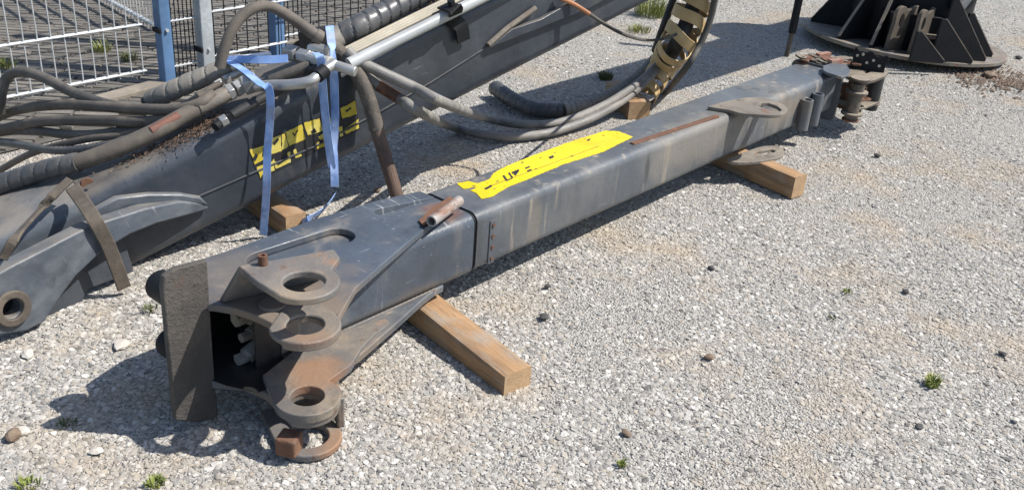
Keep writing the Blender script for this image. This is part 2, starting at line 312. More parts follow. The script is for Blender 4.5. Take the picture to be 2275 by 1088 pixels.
def ribbon(mb, pts, width_dir, width, th=.0025, n=8):
    """flat webbing following pts; width_dir one vector or one per point"""
    path = spline(pts, n); k = len(path)
    wds = [Vector(width_dir[min(len(width_dir)-1, round(i*(len(width_dir)-1)/(k-1)))]) if isinstance(width_dir, list) else Vector(width_dir) for i in range(k)]
    if isinstance(width_dir, list):
        m = len(width_dir)
        for i in range(k):
            x = i*(m-1)/(k-1); a = int(min(x, m-2)); wds[i] = Vector(width_dir[a]).lerp(Vector(width_dir[a+1]), x-a)
    vs = []
    for i, p in enumerate(path):
        t = (path[min(i+1, k-1)]-path[max(i-1, 0)]).normalized(); w_ = (wds[i]-t*wds[i].dot(t)).normalized(); q = t.cross(w_)
        for a, b in ((-1, -1), (1, -1), (1, 1), (-1, 1)): vs.append(p+w_*a*width/2+q*b*th/2)
    fs = [(4*i+j, 4*i+(j+1) % 4, 4*i+4+(j+1) % 4, 4*i+4+j) for i in range(k-1) for j in range(4)] + [(0, 1, 2, 3), tuple(4*(k-1)+j for j in (3, 2, 1, 0))]
    return mb.add(vs, fs)
def spiral(mb, path, r, pitch=.034, seg=18, gap=.16):
    """flat band wound round a hose: the lap runs round as a helix, with an open seam between turns"""
    n = 10; pts = resample(path, pitch/n); k = len(pts); T = [(pts[min(i+1, k-1)]-pts[max(i-1, 0)]).normalized() for i in range(k)]
    U = (Vector((0, 0, 1))-T[0]*T[0].z).normalized(); vs = []
    for i in range(k):
        U = (U-T[i]*U.dot(T[i])).normalized(); Wv = T[i].cross(U)
        for q in range(seg):
            a = 2*pi*q/seg; ph = (i/n+q/seg) % 1
            rr = r*(.92 if ph < gap else 1.02-.035*ph+.012*sin(i*.37+q))
            vs.append(pts[i]+(U*cos(a)+Wv*sin(a))*rr)
    fs = [(i*seg+q, i*seg+(q+1) % seg, (i+1)*seg+(q+1) % seg, (i+1)*seg+q) for i in range(k-1) for q in range(seg)]
    return mb.add(vs, fs+[tuple(range(seg))[::-1], tuple((k-1)*seg+q for q in range(seg))])

# ------------------------------------------------------------------ ground and paving
FD = Vector((-.457, -.590, 0)).normalized()      # along the fence, towards the left
FN = Vector((.79, -.612, 0)).normalized()        # from the fence towards the camera
F0 = Vector((-1.919, 4.702, 0))
def fside(x, y): return (Vector((x, y, 0))-F0).dot(FN)
def gz(x, y):
    k = max(0., 1-max(abs(x), abs(y-4))/9)
    return k*(.007*noise.noise((x*1.3, y*1.3, 3))+.0045*noise.noise((x*4, y*4, 1))) - .004
def axis(lo, hi, step, far):
    a = [lo+i*step for i in range(int((hi-lo)/step)+1)]; e = step
    L = []; x = lo
    while x > -far: e *= 1.5; x -= e; L.append(x)
    Rr = []; e = step; x = a[-1]
    while x < far: e *= 1.5; x += e; Rr.append(x)
    return L[::-1]+a+Rr
X = axis(-4, 5, .09, 90); Y = axis(1, 9.5, .09, 90)
mb = MB(); mb.add([(x, y, gz(x, y)) for y in Y for x in X], [(j*len(X)+i, j*len(X)+i+1, (j+1)*len(X)+i+1, (j+1)*len(X)+i) for j in range(len(Y)-1) for i in range(len(X)-1)])
tag(mb.build('ground', ground_material()), kind='structure')

# gravel: real stones scattered over the part of the yard in view
bm = bmesh.new(); dens = []
def emit_poly(x, y):
    d = fside(x, y)
    if d < .42 + .05*noise.noise((x*3, y*3, 0)): return 0
    if y < 1.5 or y > 9.5: return 0
    lo = -.70*y-.35; hi = .72*y+.45
    if x < lo or x > hi: return 0
    k_ = noise.noise((x*1.1+5, y*1.1, 7))+.5*noise.noise((x*2.7, y*2.7, 2)); k_ = .30 if k_ > .42 else (.6 if k_ > .27 else 1)
    tx = .16+.10*noise.noise((y*1.2, 0, 4))+.22*(y-2.2); k_ *= .45 if abs(x-tx) < .06 else 1      # a worn wheel line
    k_ *= .5 if abs(x-tx-1.25) < .07 else 1
    return k_*base_density(y)
def base_density(y):
    return 22000 if y < 2.7 else (16000 if y < 3.6 else (10500 if y < 4.6 else (6000 if y < 6 else 3400)))
gv = MB(); st = .1; x = -4.0
dl = []
while x < 7.4:
    y = 1.5
    while y < 9.5:
        q = emit_poly(x+st/2, y+st/2)
        if q:
            c = [(x, y), (x+st, y), (x+st, y+st), (x, y+st)]
            gv.add([(a, b, gz(a, b)) for a, b in c], [(0, 1, 2, 3)]); dl.append(q)
        y += st
    x += st
stone_m = stone_material()
me = bpy.data.meshes.new('gravel'); me.from_pydata(gv.v, [], gv.f); me.update()
at = me.attributes.new('dens', 'FLOAT', 'FACE'); at.data.foreach_set('value', dl)
go = bpy.data.objects.new('gravel', me); COL.objects.link(go); tag(go, 'pale grey crushed gravel covering the yard', None, kind='stuff')
ng = bpy.data.node_groups.new('gravel_nodes', 'GeometryNodeTree')
ng.interface.new_socket('Geometry', in_out='INPUT', socket_type='NodeSocketGeometry'); ng.interface.new_socket('Geometry', in_out='OUTPUT', socket_type='NodeSocketGeometry')
GN = ng.nodes; GL = ng.links
gi = GN.new('NodeGroupInput'); gout = GN.new('NodeGroupOutput')
na = GN.new('GeometryNodeInputNamedAttribute'); na.data_type = 'FLOAT'; na.inputs[0].default_value = 'dens'
dp = GN.new('GeometryNodeDistributePointsOnFaces'); dp.distribute_method = 'RANDOM'
GL.new(gi.outputs[0], dp.inputs['Mesh']); GL.new(na.outputs[0], dp.inputs['Density'])
jn = GN.new('GeometryNodeJoinGeometry')
for i in range(6):
    ic = GN.new('GeometryNodeMeshIcoSphere'); ic.inputs['Radius'].default_value = 1; ic.inputs['Subdivisions'].default_value = 2
    sp = GN.new('GeometryNodeSetPosition'); GL.new(ic.outputs['Mesh'], sp.inputs['Geometry'])
    nz = GN.new('ShaderNodeTexNoise'); nz.noise_dimensions = '4D'; nz.inputs['W'].default_value = i*7.3; nz.inputs['Scale'].default_value = 1.1; nz.inputs['Detail'].default_value = 2
    sub = GN.new('ShaderNodeVectorMath'); sub.operation = 'SUBTRACT'; sub.inputs[1].default_value = (.5, .5, .5); GL.new(nz.outputs['Color'], sub.inputs[0])
    scl = GN.new('ShaderNodeVectorMath'); scl.operation = 'SCALE'; scl.inputs['Scale'].default_value = 2.0; GL.new(sub.outputs[0], scl.inputs[0])
    GL.new(scl.outputs[0], sp.inputs['Offset'])
    tr = GN.new('GeometryNodeTransform'); tr.inputs['Scale'].default_value = (1.25, .9+.05*i, .44+.04*(i % 3)); GL.new(sp.outputs[0], tr.inputs['Geometry'])
    sm = GN.new('GeometryNodeSetMaterial'); sm.inputs['Material'].default_value = stone_m; GL.new(tr.outputs[0], sm.inputs['Geometry'])
    gt = GN.new('GeometryNodeGeometryToInstance'); GL.new(sm.outputs[0], gt.inputs[0]); GL.new(gt.outputs[0], jn.inputs[0])
io = GN.new('GeometryNodeInstanceOnPoints'); io.inputs['Pick Instance'].default_value = True
GL.new(dp.outputs['Points'], io.inputs['Points']); GL.new(jn.outputs[0], io.inputs['Instance'])
ri = GN.new('FunctionNodeRandomValue'); ri.data_type = 'INT'; ri.inputs[4].default_value = 0; ri.inputs[5].default_value = 5; GL.new(ri.outputs[2], io.inputs['Instance Index'])
rr = GN.new('FunctionNodeRandomValue'); rr.data_type = 'FLOAT_VECTOR'; rr.inputs[0].default_value = (-.3, -.3, 0); rr.inputs[1].default_value = (.3, .3, 6.28); GL.new(rr.outputs[0], io.inputs['Rotation'])
rs_ = GN.new('FunctionNodeRandomValue'); rs_.data_type = 'FLOAT'; rs_.inputs[2].default_value = 0; rs_.inputs[3].default_value = 1; rs_.inputs['Seed'].default_value = 5
pw = GN.new('ShaderNodeMath'); pw.operation = 'POWER'; pw.inputs[1].default_value = 3.6; GL.new(rs_.outputs[1], pw.inputs[0])
ma = GN.new('ShaderNodeMath'); ma.operation = 'MULTIPLY_ADD'; ma.inputs[1].default_value = .0062; ma.inputs[2].default_value = .0026; GL.new(pw.outputs[0], ma.inputs[0])
GL.new(ma.outputs[0], io.inputs['Scale']); GL.new(io.outputs[0], gout.inputs[0])
md = go.modifiers.new('scatter', 'NODES'); md.node_group = ng

# paving beyond the fence: rows of narrow dark setts, each laid a little uneven; the joints are open gaps over a bedding sheet
def paving_material(nm, c, rnd):
    return M(nm, c, .85, layers=[((.24, .21, .175), 5., .5, .74, .6), ((.085, .078, .07), 9., .5, .7, .6), ((.34, .31, .27), 60., .62, .74, .6), ((.11, .12, .05), 3.3, .64, .74, .5)], bump=[(70., .3, .008)], rnd=rnd)
bed_m = paving_material('paving_bed', (.085, .078, .068), 0)
mb = MB(); a = F0+FN*.40; q = [a+FD*5, a-FD*9, a-FD*9-FN*14, a+FD*5-FN*14]
mb.add([(p.x, p.y, .004) for p in q], [(0, 1, 2, 3)]); bed = tag(mb.build('paving', bed_m), kind='structure')
sett_m = paving_material('paving_sett', (.125, .114, .098), .22)
E1 = Vector((1, .08, 0)).normalized(); E2 = Vector((-.08, 1, 0)).normalized()
setts = []; rest = MB()
cand = []
for j in range(-20, 130):
    off = random.uniform(0, .2)
    for i in range(-30, 40):
        c = Vector((-2.4, 4.2, 0))+E1*(i*.205+off)+E2*(j*.058)
        if not (-10 < fside(c.x, c.y) < .33): continue
        if c.y > 9.5 or c.x < -.66*c.y-.2 or c.x > .15 - .0*c.y: continue
        cand.append((c.length, c))
cand.sort(key=lambda t: t[0])
sm_ = MB(); sm_.box((-.099, -.0255, 0), (.099, .0255, .012)); meshes = []
for k in range(4):
    b = MB(); jx = .003*k; b.plate([(-.098+jx, -.025), (.097, -.0255+.001*k), (.099, .025), (-.099, .0245-.001*k)], 0, .012)
    b.v = [(x*.985 if z > .01 else x, y*.95 if z > .01 else y, z) for x, y, z in b.v]
    meshes.append(b)
proto = [None]*4
rot = math.atan2(E1.y, E1.x)
for idx, (dist, c) in enumerate(cand):
    k = random.randrange(4); h = .004+random.uniform(0, .004); rz = rot+random.uniform(-.03, .03)
    if idx < 300:
        if proto[k] is None:
            o = meshes[k].build('sett', sett_m, bed, smooth=0); proto[k] = o
        else:
            o = proto[k].copy(); COL.objects.link(o); o.parent = bed
        o.location = (c.x, c.y, h); o.rotation_euler = (random.uniform(-.02, .02), random.uniform(-.02, .02), rz)
    else:
        m4 = Matrix.Translation((c.x, c.y, h)) @ Matrix.Rotation(rz, 4, 'Z')
        rest.add([m4 @ Vector(v) for v in meshes[k].v], meshes[k].f)
if rest.v: tag(rest.build('sett_field', sett_m, bed, smooth=0), kind='stuff')

# ------------------------------------------------------------------ fence
up = Vector((0, 0, 1))
def fence_pt(d, z, off=0.): return F0 - FD*d + FN*off + up*z
def post_thing(px_base, sx, sy, mat, label, name='fence_post', h=2.0, bolts=()):
    b = Vector(px_base); m4 = Matrix((-FD, -FN, up)).transposed().to_4x4(); m4.translation = b
    r = empty(name, m4, label, 'fence post')
    boxtube_v = MB(); boxtube_v.plate(rrect(-sx/2, sx/2, -sy/2, sy/2, .006, 3), -.02, h, [rrect(-sx/2+.004, sx/2-.004, -sy/2+.004, sy/2-.004, .003, 2)])
    boxtube_v.build('post_tube', mat, r, 50)
    c = MB(); c.plate(rrect(-sx/2-.002, sx/2+.002, -sy/2-.002, sy/2+.002, .006, 3), h+.002, h+.014); c.build('post_cap', black_steel, r, 40, .003)
    for z in bolts:
        c = MB(); c.tube([(0, -sy/2, z), (0, -sy/2-.012, z)], .009, 6); c.build('bolt', galv_wire, r)
        c = MB(); c.box((-sx/2-.012, -sy/2-.006, z-.012), (-sx/2, sy/2, z+.012)); c.build('clamp', black_steel, r, 0, .002)
    return r
post_thing((-1.8476, 4.7598, 0.0000), .062, .062, blue_post, 'blue painted fence post at the end of the wire gate panel', bolts=(.30, .62, 1.2))
post_thing((-1.6975, 4.9296, 0.0000), .072, .066, galv, 'bare galvanised grey post beside the blue fence post', bolts=(.17, .75))
post_thing((-1.4476, 5.4332, 0.0000), .066, .066, blue_post, 'slate blue fence post behind the arching hose', bolts=(.6,))
def wire_panel(name, label, P, along, length, pitch, z0, rails, top, mat, rw=.0050, group=None, double=True, wire_mat=None):
    m4 = Matrix((along, up.cross(along), up)).transposed().to_4x4(); m4.translation = P
    r = empty(name, m4, label, 'fence panel', group)
    w0 = MB(); w0.tube([(0, 0, z0-.02), (0, 0, top)], .0036, 6, True); first = w0.build('wire', wire_mat or mat, r)
    n = int(length/pitch)
    for i in range(n+1):
        o = first if i == 0 else first.copy()
        if i: COL.objects.link(o); o.parent = r
        o.location = (i*pitch+.01, 0, 0)
    f = None
    for z in rails:
        if f is None:
            b = MB()
            for sgn in ((-1, 1) if double else (0,)): b.tube([(-.005, sgn*.0075, 0), (length+.02, sgn*.0075, 0)], rw, 8)
            f = b.build('rail', mat, r); o = f
        else: o = f.copy(); COL.objects.link(o); o.parent = r
        o.location = (0, 0, z)
    return r
wire_panel('wire_gate', 'galvanised double wire gate panel left of the blue post', F0+FD*.02, FD, 1.5, .0635, .1, [.1+.235*i for i in range(9)], 1.98, galv_wire)
pp = Vector((-1.6975, 4.9296, 0.0000)); d1 = (pp-F0).dot(-FD)
wire_panel('wire_fence', 'short dense wire strip between blue post and galvanised post', Vector((-1.8476, 4.7598, 0.0000))-FD*.04+FN*.0, -FD, .16, .024, .05, [.1+.235*i for i in range(9)], 1.98, galv_wire, wire_mat=black_steel)
wire_panel('wire_fence', 'dark wire mesh panel behind the arching hose, between the posts', pp-FD*.05, -FD, .62, .07, .05, [.12+.235*i for i in range(9)], 1.98, galv_wire, wire_mat=black_steel)
p3 = Vector((-1.4476, 5.4332, 0.0000))
wire_panel('wire_fence', 'dark wire mesh panel running behind the big spiral wrapped hose', p3-FD*.05, -FD, 2.4, .063, .05, [.12+.235*i for i in range(9)], 1.98, galv_wire, wire_mat=black_steel)
# second fence further back, square to the first; its doubled rails throw the slanting bars of shade on the paving
A = Vector((-2.27, 5.72, 0)); Bv = Vector((-.686, .728, 0)).normalized()
wire_panel('wire_fence', 'pale wire mesh panel standing on the paving behind the gate', A, Bv, 2.45, .05, .03, [.06+.2*i for i in range(10)], 1.9, galv_wire, rw=.008)
# long low kerb slab at the foot of the fence
mb = MB(); k0 = Vector((-2.0609, 4.3308, -0.0000)); k1 = Vector((-1.8745, 4.6669, 0.0000)); dd = (k1-k0).normalized(); nn = Vector((-dd.y, dd.x, 0))
f = lambda p: k0+dd*p[0]+nn*p[1]+up*p[2]
mb.box((-.08, -.02, -.02), ((k1-k0).length+.12, .075, .035), f); tag(mb.build('kerb_slab', concrete, bevel=.006), 'dusty concrete slab lying at the foot of the fence', 'kerb slab')

# ------------------------------------------------------------------ timbers
def timber(label, A, B, w_, h_, z0, z1, name='timber'):
    """A, B: centre line end points on the ground; z0, z1 underside heights"""
    A, B = Vector(A), Vector(B); d = (B-A); L_ = d.length; d.normalize(); s = Vector((-d.y, d.x, 0))
    m4 = Matrix((d, s, up)).transposed().to_4x4(); m4.translation = A+up*0
    r = empty(name, m4, label, 'timber', 'timbers under the booms')
    nseg = 12; b = MB(); vs = []
    for i in range(nseg+1):
        t = i/nseg; z = z0+(z1-z0)*t
        for y, zz in rrect(-w_/2, w_/2, 0, h_, .004, 2):
            vs.append((L_*t, y+.0022*noise.noise((t*7, y*20, label.__len__())), z+zz+.002*noise.noise((t*9, 3, y*20))))
    n = len(vs)//(nseg+1)
    b.add(vs, [(i*n+k, i*n+(k+1) % n, (i+1)*n+(k+1) % n, (i+1)*n+k) for i in range(nseg) for k in range(n)])
    b.build('beam', wood, r, 40)
    for i, sg in ((0, -1), (nseg, 1)):
        e = MB(); lp = [Vector(v)+Vector((sg*.0008, 0, 0)) for v in vs[i*n:(i+1)*n]]; lq = [v-Vector((sg*.004, 0, 0)) for v in lp]
        c0 = sum(lp, Vector())/n; lq = [c0+(v-c0)*.97 for v in lq]; lp = [c0+(v-c0)*.985 for v in lp]
        e.add(lp+lq, [tuple(range(n)), tuple(range(n, 2*n))]+[(k, (k+1) % n, n+(k+1) % n, n+k) for k in range(n)]); e.build('end_grain', wood_end, r, 0)
    return r
t1a = (Vector((0.0129, 2.2554, 0.0000))+Vector((0.0787, 2.3272, 0.0000)))/2
timber('long pale timber under the near boom, sticking out towards the camera', t1a, t1a+Vector((-.72, .80, 0)).normalized()*1.0, .102, .078, -.018, .022)
t2a = (Vector((1.1965, 3.8592, 0.0000))+Vector((1.2742, 3.9537, 0.0000)))/2
timber('dark brown timber under the far end of the near boom', t2a, t2a+(Vector((0.9359, 4.1745, 0.0000))-Vector((1.1965, 3.8592, 0.0000))).normalized()*.62, .085, .10, 0, .0)
ta = Vector((-.80, 3.16, 0)); timber('short timber under the big boom beside the blue strap', ta, ta+Vector((-.70, .72, 0)).normalized()*.5, .085, .085, 0, 0)
ta = Vector((0.6301, 4.8385, 0.0000)); timber('square timber standing behind the near boom under the yellow coil', ta+Vector((-.02, -.03, 0)), ta+Vector((-.12, .32, 0)), .12, .095, 0, 0)

# ------------------------------------------------------------------ the near boom
fb = empty('crane_boom', frame([[0.636305, 0.771432, -0.003], [0.771435, -0.636308, 0.0], [0.001909, 0.002314, 0.999996], [-0.244525, 2.6, 0.118]]), 'grey telescopic crane boom section with yellow print on timbers', 'crane boom')
W = .2453; H = .2102
P_out = rrect(0, W, 0, H, .034, 7)
mb = MB(); boxtube(mb, .204, 2.925, P_out, P_out); mb.build('extension_tube', paint_side, fb, 50)
P_in = rrect(-.003, W+.003, -.003, H+.001, .036, 7)
mb = MB(); boxtube(mb, -.56, .186, P_in, P_in); mb.build('base_tube', paint, fb, 50)
P_g = rrect(.005, W-.005, .005, H-.005, .03, 7)
mb = MB(); boxtube(mb, .180, .210, P_g, P_g); mb.build('seam_gap', black_steel, fb, 50)
# top skin of the extension: a thin wear sheet is not there; the base tube carries the fork plates
EX, EY = -.632, -.205
ear_hole = circ(EX, EY, .044)
top_o = [(0.1863, 0.0853, 0.2320), (-0.0942, -0.0198, 0.2320), (-0.2767, -0.0870, 0.2320), (-0.4195, -0.1416, 0.2320), (-0.5115, -0.2036, 0.2400), (-0.5615, -0.2418, 0.2440)] + [(EX+.087*cos(radians(a)), EY+.087*sin(radians(a))) for a in range(-10, -165, -14)] + \
        [(-0.6857, -0.1393, 0.2350), (-0.6899, -0.1012, 0.2350), (-0.6964, -0.0693, 0.2350), (-0.7110, -0.0240, 0.2350), (-0.7349, 0.0179, 0.2350), (-0.7625, 0.0544, 0.2350), (-.785, .10), (-.745, .21), (-0.6172, 0.2523, 0.2320), (-0.5265, 0.2497, 0.2320), (-.25, .262), (0, .249), (.184, .245)]
s1a, s1b = (-.50, .140), (-.262, .128); s2a, s2b = (-.052, .176), (.19, .158)
mb = MB(); mb.plate(top_o[::-1], .2125, .234, [slot(s1a, s1b, .052), slot(s2a, s2b, .021), circ(EX, EY, .046)], lambda p: (p[0], p[1], p[2]-max(0, p[0]+.02)*.092))
mb.build('top_fork_plate', paint, fb, 30, .0035)
mb = MB(); mb.plate(arc(EX, EY, .087, 150, 380, 26)+[(-.53, -.13), (-.60, -.09)], .222, .2375, [circ(EX, EY, .046)]); mb.build('pin_eye', ear_steel, fb, 30, .004)
def bead(pts, r=.0042, mat=None):
    b_ = MB(); pt = resample(spline(pts, 6), .006); b_.tube(pt, [r*(1+.22*sin(i*2.1)) for i in range(len(pt))], 8); b_.build('weld_bead', mat or paint, fb, 50)
bead([(.02, 0, .007), (-.1, -.002, .007), (-.3, -.003, .007), (-.54, -.004, .007)])
bead([(.155, .09, .2135), (.05, .045, .2135), (-.02, .012, .2125), (-.07, -.002, .208)])
# raised clevis ear over the top plate
rl, rr_ = (-.702, -.041), (-.472, -.120)
ear1 = [rl, (-.715, -.13)] + [(EX+.086*cos(radians(a)), EY+.086*sin(radians(a))) for a in range(195, 372, 12)] + [(-.49, -.165), rr_]
mb = MB(); mb.plate(ear1, .338, .357, [circ(EX, EY, .050)])
mb.add([(*rl, .338), (*rl, .357), (rl[0]-.015, rl[1]+.075, .234), (rl[0]-.015, rl[1]+.055, .234), (*rr_, .338), (*rr_, .357), (rr_[0]+.01, rr_[1]+.095, .234), (rr_[0]+.01, rr_[1]+.07, .234)],
       [(0, 1, 2, 3), (4, 5, 6, 7), (1, 5, 6, 2), (0, 4, 7, 3), (0, 1, 5, 4), (2, 3, 7, 6)])
mb.build('clevis_ear', ear_steel, fb, 30, .004)
mb = MB(); mb.pipe((-.655, -.075, .357), (-.655, -.075, .383), .012, .006, 14); mb.build('grease_stub', rust_steel, fb)
# lower fork plate and its ears
bot_o = [(.06, 0), (0.0165, -0.0030, -0.0000), (-0.0489, -0.0205, 0.0000), (-0.2069, -0.0712, -0.0000), (-0.3929, -0.1284, -0.0000), (-0.4695, -0.1388, 0.0100), (-0.5103, -0.1793, 0.0200)] + [(EX+.080*cos(radians(a)), EY+.080*sin(radians(a))) for a in range(12, -165, -14)] + \
        [(-0.6857, -0.1029, 0.0100), (-0.7000, -0.0352, 0.0100), (-0.7485, 0.0233, 0.0100), (-.785, .10), (-.745, .21), (-.5, .262), (0, .249), (.16, .245)]
mb = MB(); mb.plate(bot_o[::-1], -.018, .006, [circ(EX, EY, .046)]); mb.build('lower_fork_plate', paint_side, fb, 30, .0035)
mb = MB(); mb.plate(arc(EX, EY, .084, 150, 372, 22) + [(-.46, -.170), (-.38, -.118), (-.30, -.082), (-.22, -.058), (-.20, -.030), (-.34, -.010), (-.52, -.012), (-.66, -.055)], .0, .026, [circ(EX, EY, .043)], lambda p: (p[0], p[1], p[2]-max(0, p[0]+.48)*.075 if p[2] > .01 else p[2])); mb.build('pin_eye', ear_steel, fb, 30, .004)
mb = MB(); mb.plate(arc(EX, EY, .086, 150, 375, 18)+[(EX+.16, EY+.10), (EX-.03, EY+.17)], -.118, -.098, [circ(EX, EY, .052)])
mb.plate([(EX+.072, EY-.03), (EX+.12, EY+.07), (EX+.137, EY+.06), (EX+.088, EY-.04)], -.098, -.004); mb.build('clevis_ear', ear_steel, fb, 30, .004)
mb = MB(); mb.box((-.027, -.027, 0), (.027, .027, .052), lambda p: Vector((EX-.075, EY-.02, -.098))+Matrix.Rotation(.5, 3, 'Z') @ Vector(p)); mb.build('stop_block', rust_steel, fb, 0, .006)
# front guard: coarse upright plate joining the fork at its end
g_o = [(-0.8618, 0.0450, 0.3167), (-0.8551, 0.0450, 0.3485), (-0.8234, 0.0450, 0.3592), (-0.7386, 0.0450, 0.3523), (-0.7416, 0.0450, 0.2206), (-0.7439, 0.0450, 0.0599), (-0.7439, 0.0450, -0.1145), (-0.7973, 0.0450, -0.1062), (-0.8638, 0.0450, -0.0648), (-0.8628, 0.0450, 0.1262)]
mb = MB(); mb.plate([(p[0], p[2]) for p in g_o], -.010, .010, (), lambda p: (p[0], .045+p[1]*0+p[2], p[1])); mb.build('end_guard', rough_plate, fb, 30, .004)
for (s_, n_, w_) in ((-.800, .13, .255), (-.785, .14, .075)):
    mb = MB(); mb.tube([(s_, n_-.04, w_), (s_, n_+.04, w_)], .040, 24); mb.build('end_boss', black_steel, fb, 40, .006)
# fittings inside the open end
for q, r_ in (((-0.6290, 0.0600, 0.1401), .030), ((-0.6361, 0.0500, 0.0238), .024), ((-0.6080, 0.0700, 0.0709), .020)):
    q = Vector(q); mb = MB(); mb.tube([q, q+Vector((.07, .01, .02))], r_, 12); mb.tube([q+Vector((-.03, 0, 0)), q], r_*.72, 6); mb.build('hydraulic_fitting', bright if r_ == .024 else dusty_steel, fb)
q = Vector((-0.6309, -0.0725, 0.2000)); mb = MB(); mb.tube([(q.x, q.y, .214), (q.x, q.y, .2395)], .036, 24); mb.build('pin_head', dusty_steel, fb, 40, .004)
mb = MB(); mb.box((-.55, .05, .01), (-.48, .24, .20)); mb.build('shade_bulkhead', black_steel, fb, 0, .004)  # added black block, keeps the open tube end dark
mb = MB(); mb.plate([(-.555, .245), (-.735, .205), (-.77, .10), (-.74, -.01), (-.70, -.09), (-.60, -.085), (-.555, -.005)], .0065, .0085); mb.build('greasy_shade_floor', grease_shade, fb, 0)  # added black sheet: shade of the cavity floor painted in, as grease
mb = MB(); mb.plate([(-.55, .240), (-.735, .205), (-.735, .198), (-.55, .232)], .0086, .212); mb.build('far_web', grease_shade, fb, 0)  # far wall blackened so the cavity reads as shaded
mb = MB(); mb.plate([(-.565, -.001), (-.640, -.001), (-.640, .004), (-.565, .004)], .0086, .212); mb.build('near_web', grease_shade, fb, 0)  # near wall, its shade put into the black colour
# pipe stub on the seam
a, b = Vector((-0.0159, -0.0101, 0.2560)), Vector((0.1583, 0.0433, 0.2560))
mb = MB(); mb.pipe(a, b, .0175, .0125, 18); mb.build('pipe_stub', stub_m, fb)
c0 = Vector((0.0190, 0.0525, 0.2365)); mb = MB(); mb.plate([(-0.0092, 0.0506, 0.2350), (0.0894, 0.0891, 0.2350), (0.1960, 0.1194, 0.2350), (0.1839, 0.0831, 0.2350), (0.0490, 0.0359, 0.2350), (-0.0252, 0.0143, 0.2350)], .2345, .2375); mb.build('rust_shim', rust_steel, fb, 0, .001)
# wear pad with screws on the near face
mb = MB(); mb.box((.262, -.004, .012), (.292, .002, .170)); mb.build('wear_pad', paint_side, fb, 0, .002)
for z in (.03, .072, .112, .152):
    mb = MB(); mb.tube([(.277, -.003, z), (.277, -.008, z)], .0065, 8); mb.build('screw', DUST and rust_steel, fb)
for px in ():
    pass
# yellow print, ragged by wear, with a few letter scraps left
def ragged(pts, step=.012, amp=.006, seed=0):
    out = []; m = len(pts)
    for i in range(m):
        a, b = Vector(pts[i][:2]), Vector(pts[(i+1) % m][:2]); L_ = (b-a).length; k = max(1, int(L_/step)); nrm = Vector((a.y-b.y, b.x-a.x)).normalized()
        for j in range(k):
            p = a.lerp(b, j/k); q = p+nrm*amp*(noise.noise((p.x*45, p.y*45, seed))+.6*noise.noise((p.x*130, p.y*130, seed+3))); out.append((q.x, q.y))
    return out
def blob(x, y, r, sd):
    return [(x+r*1.5*cos(t)*(1+.5*noise.noise((cos(t)*2, sin(t)*2, sd))), y+r*sin(t)*(1+.5*noise.noise((cos(t)*2, sin(t)*2, sd+9)))) for t in [2*pi*k/9 for k in range(9)]]
yo = [(0.3305, 0.2192, 0.2102), (0.3748, 0.2086, 0.2102), (0.3870, 0.1735, 0.2102), (0.4384, 0.1727, 0.2102), (0.4943, 0.2007, 0.2102), (0.5687, 0.2164, 0.2102), (0.7278, 0.2249, 0.2102), (0.9495, 0.2309, 0.2102), (1.1862, 0.2219, 0.2102), (1.2225, 0.1810, 0.2102), (1.2157, 0.1077, 0.2102), (0.9836, 0.0829, 0.2102), (0.7577, 0.0993, 0.2102), (0.5308, 0.0879, 0.2102), (0.4488, 0.0883, 0.2102), (0.3446, 0.0657, 0.2102), (0.3019, 0.0770, 0.2102), (0.3205, 0.1190, 0.2102), (0.3217, 0.1472, 0.2102), (0.3618, 0.1539, 0.2102), (0.3150, 0.1722, 0.2102)]
wear = [(0.4112, 0.1539, 0.2102), (0.4509, 0.1421, 0.2102), (0.3579, 0.1670, 0.2102), (0.6532, 0.2044, 0.2102), (0.7404, 0.1920, 0.2102), (0.8863, 0.2068, 0.2102), (1.0431, 0.2149, 0.2102), (1.1310, 0.1922, 0.2102), (1.1972, 0.1739, 0.2102), (0.4367, 0.0981, 0.2102), (0.3958, 0.1065, 0.2102), (0.8491, 0.1295, 0.2102), (0.8268, 0.1937, 0.2102), (0.6454, 0.1335, 0.2102)]
mb = MB(); mb.plate(ragged(yo, .007, .0035)[::-1], H+.0005, H+.0018, [blob(p[0], p[1], random.uniform(.0025, .0065), i) for i, p in enumerate(wear)]); mb.build('yellow_print', yellow_print, fb, 0)
mb = MB()
def mark(pts, z=H+.0022): mb.plate([p for p in pts][::-1], z-.0004, z+.0003)
a, b = Vector((0.3917, 0.1296, 0.2102)), Vector((1.0170, 0.1293, 0.2102)); d = (b-a).normalized(); e = Vector((-d.y, d.x, 0))
mb.plate([a+e*.0012, a-e*.0012, b-e*.0012, b+e*.0012], H+.0018, H+.0024)
for x0, y0, x1, y1, wd_ in ((1117, 392, 1125, 402, .004), (1124, 399, 1132, 396, .004), (1130, 386, 1138, 396, .004), (1136, 383, 1152, 386, .010), (1141, 378, 1148, 391, .008), (1168, 374, 1178, 372, .006), (1171, 382, 1180, 379, .004)):
    pass
mb.build('print_line', black_print, fb, 0)
mb = MB()
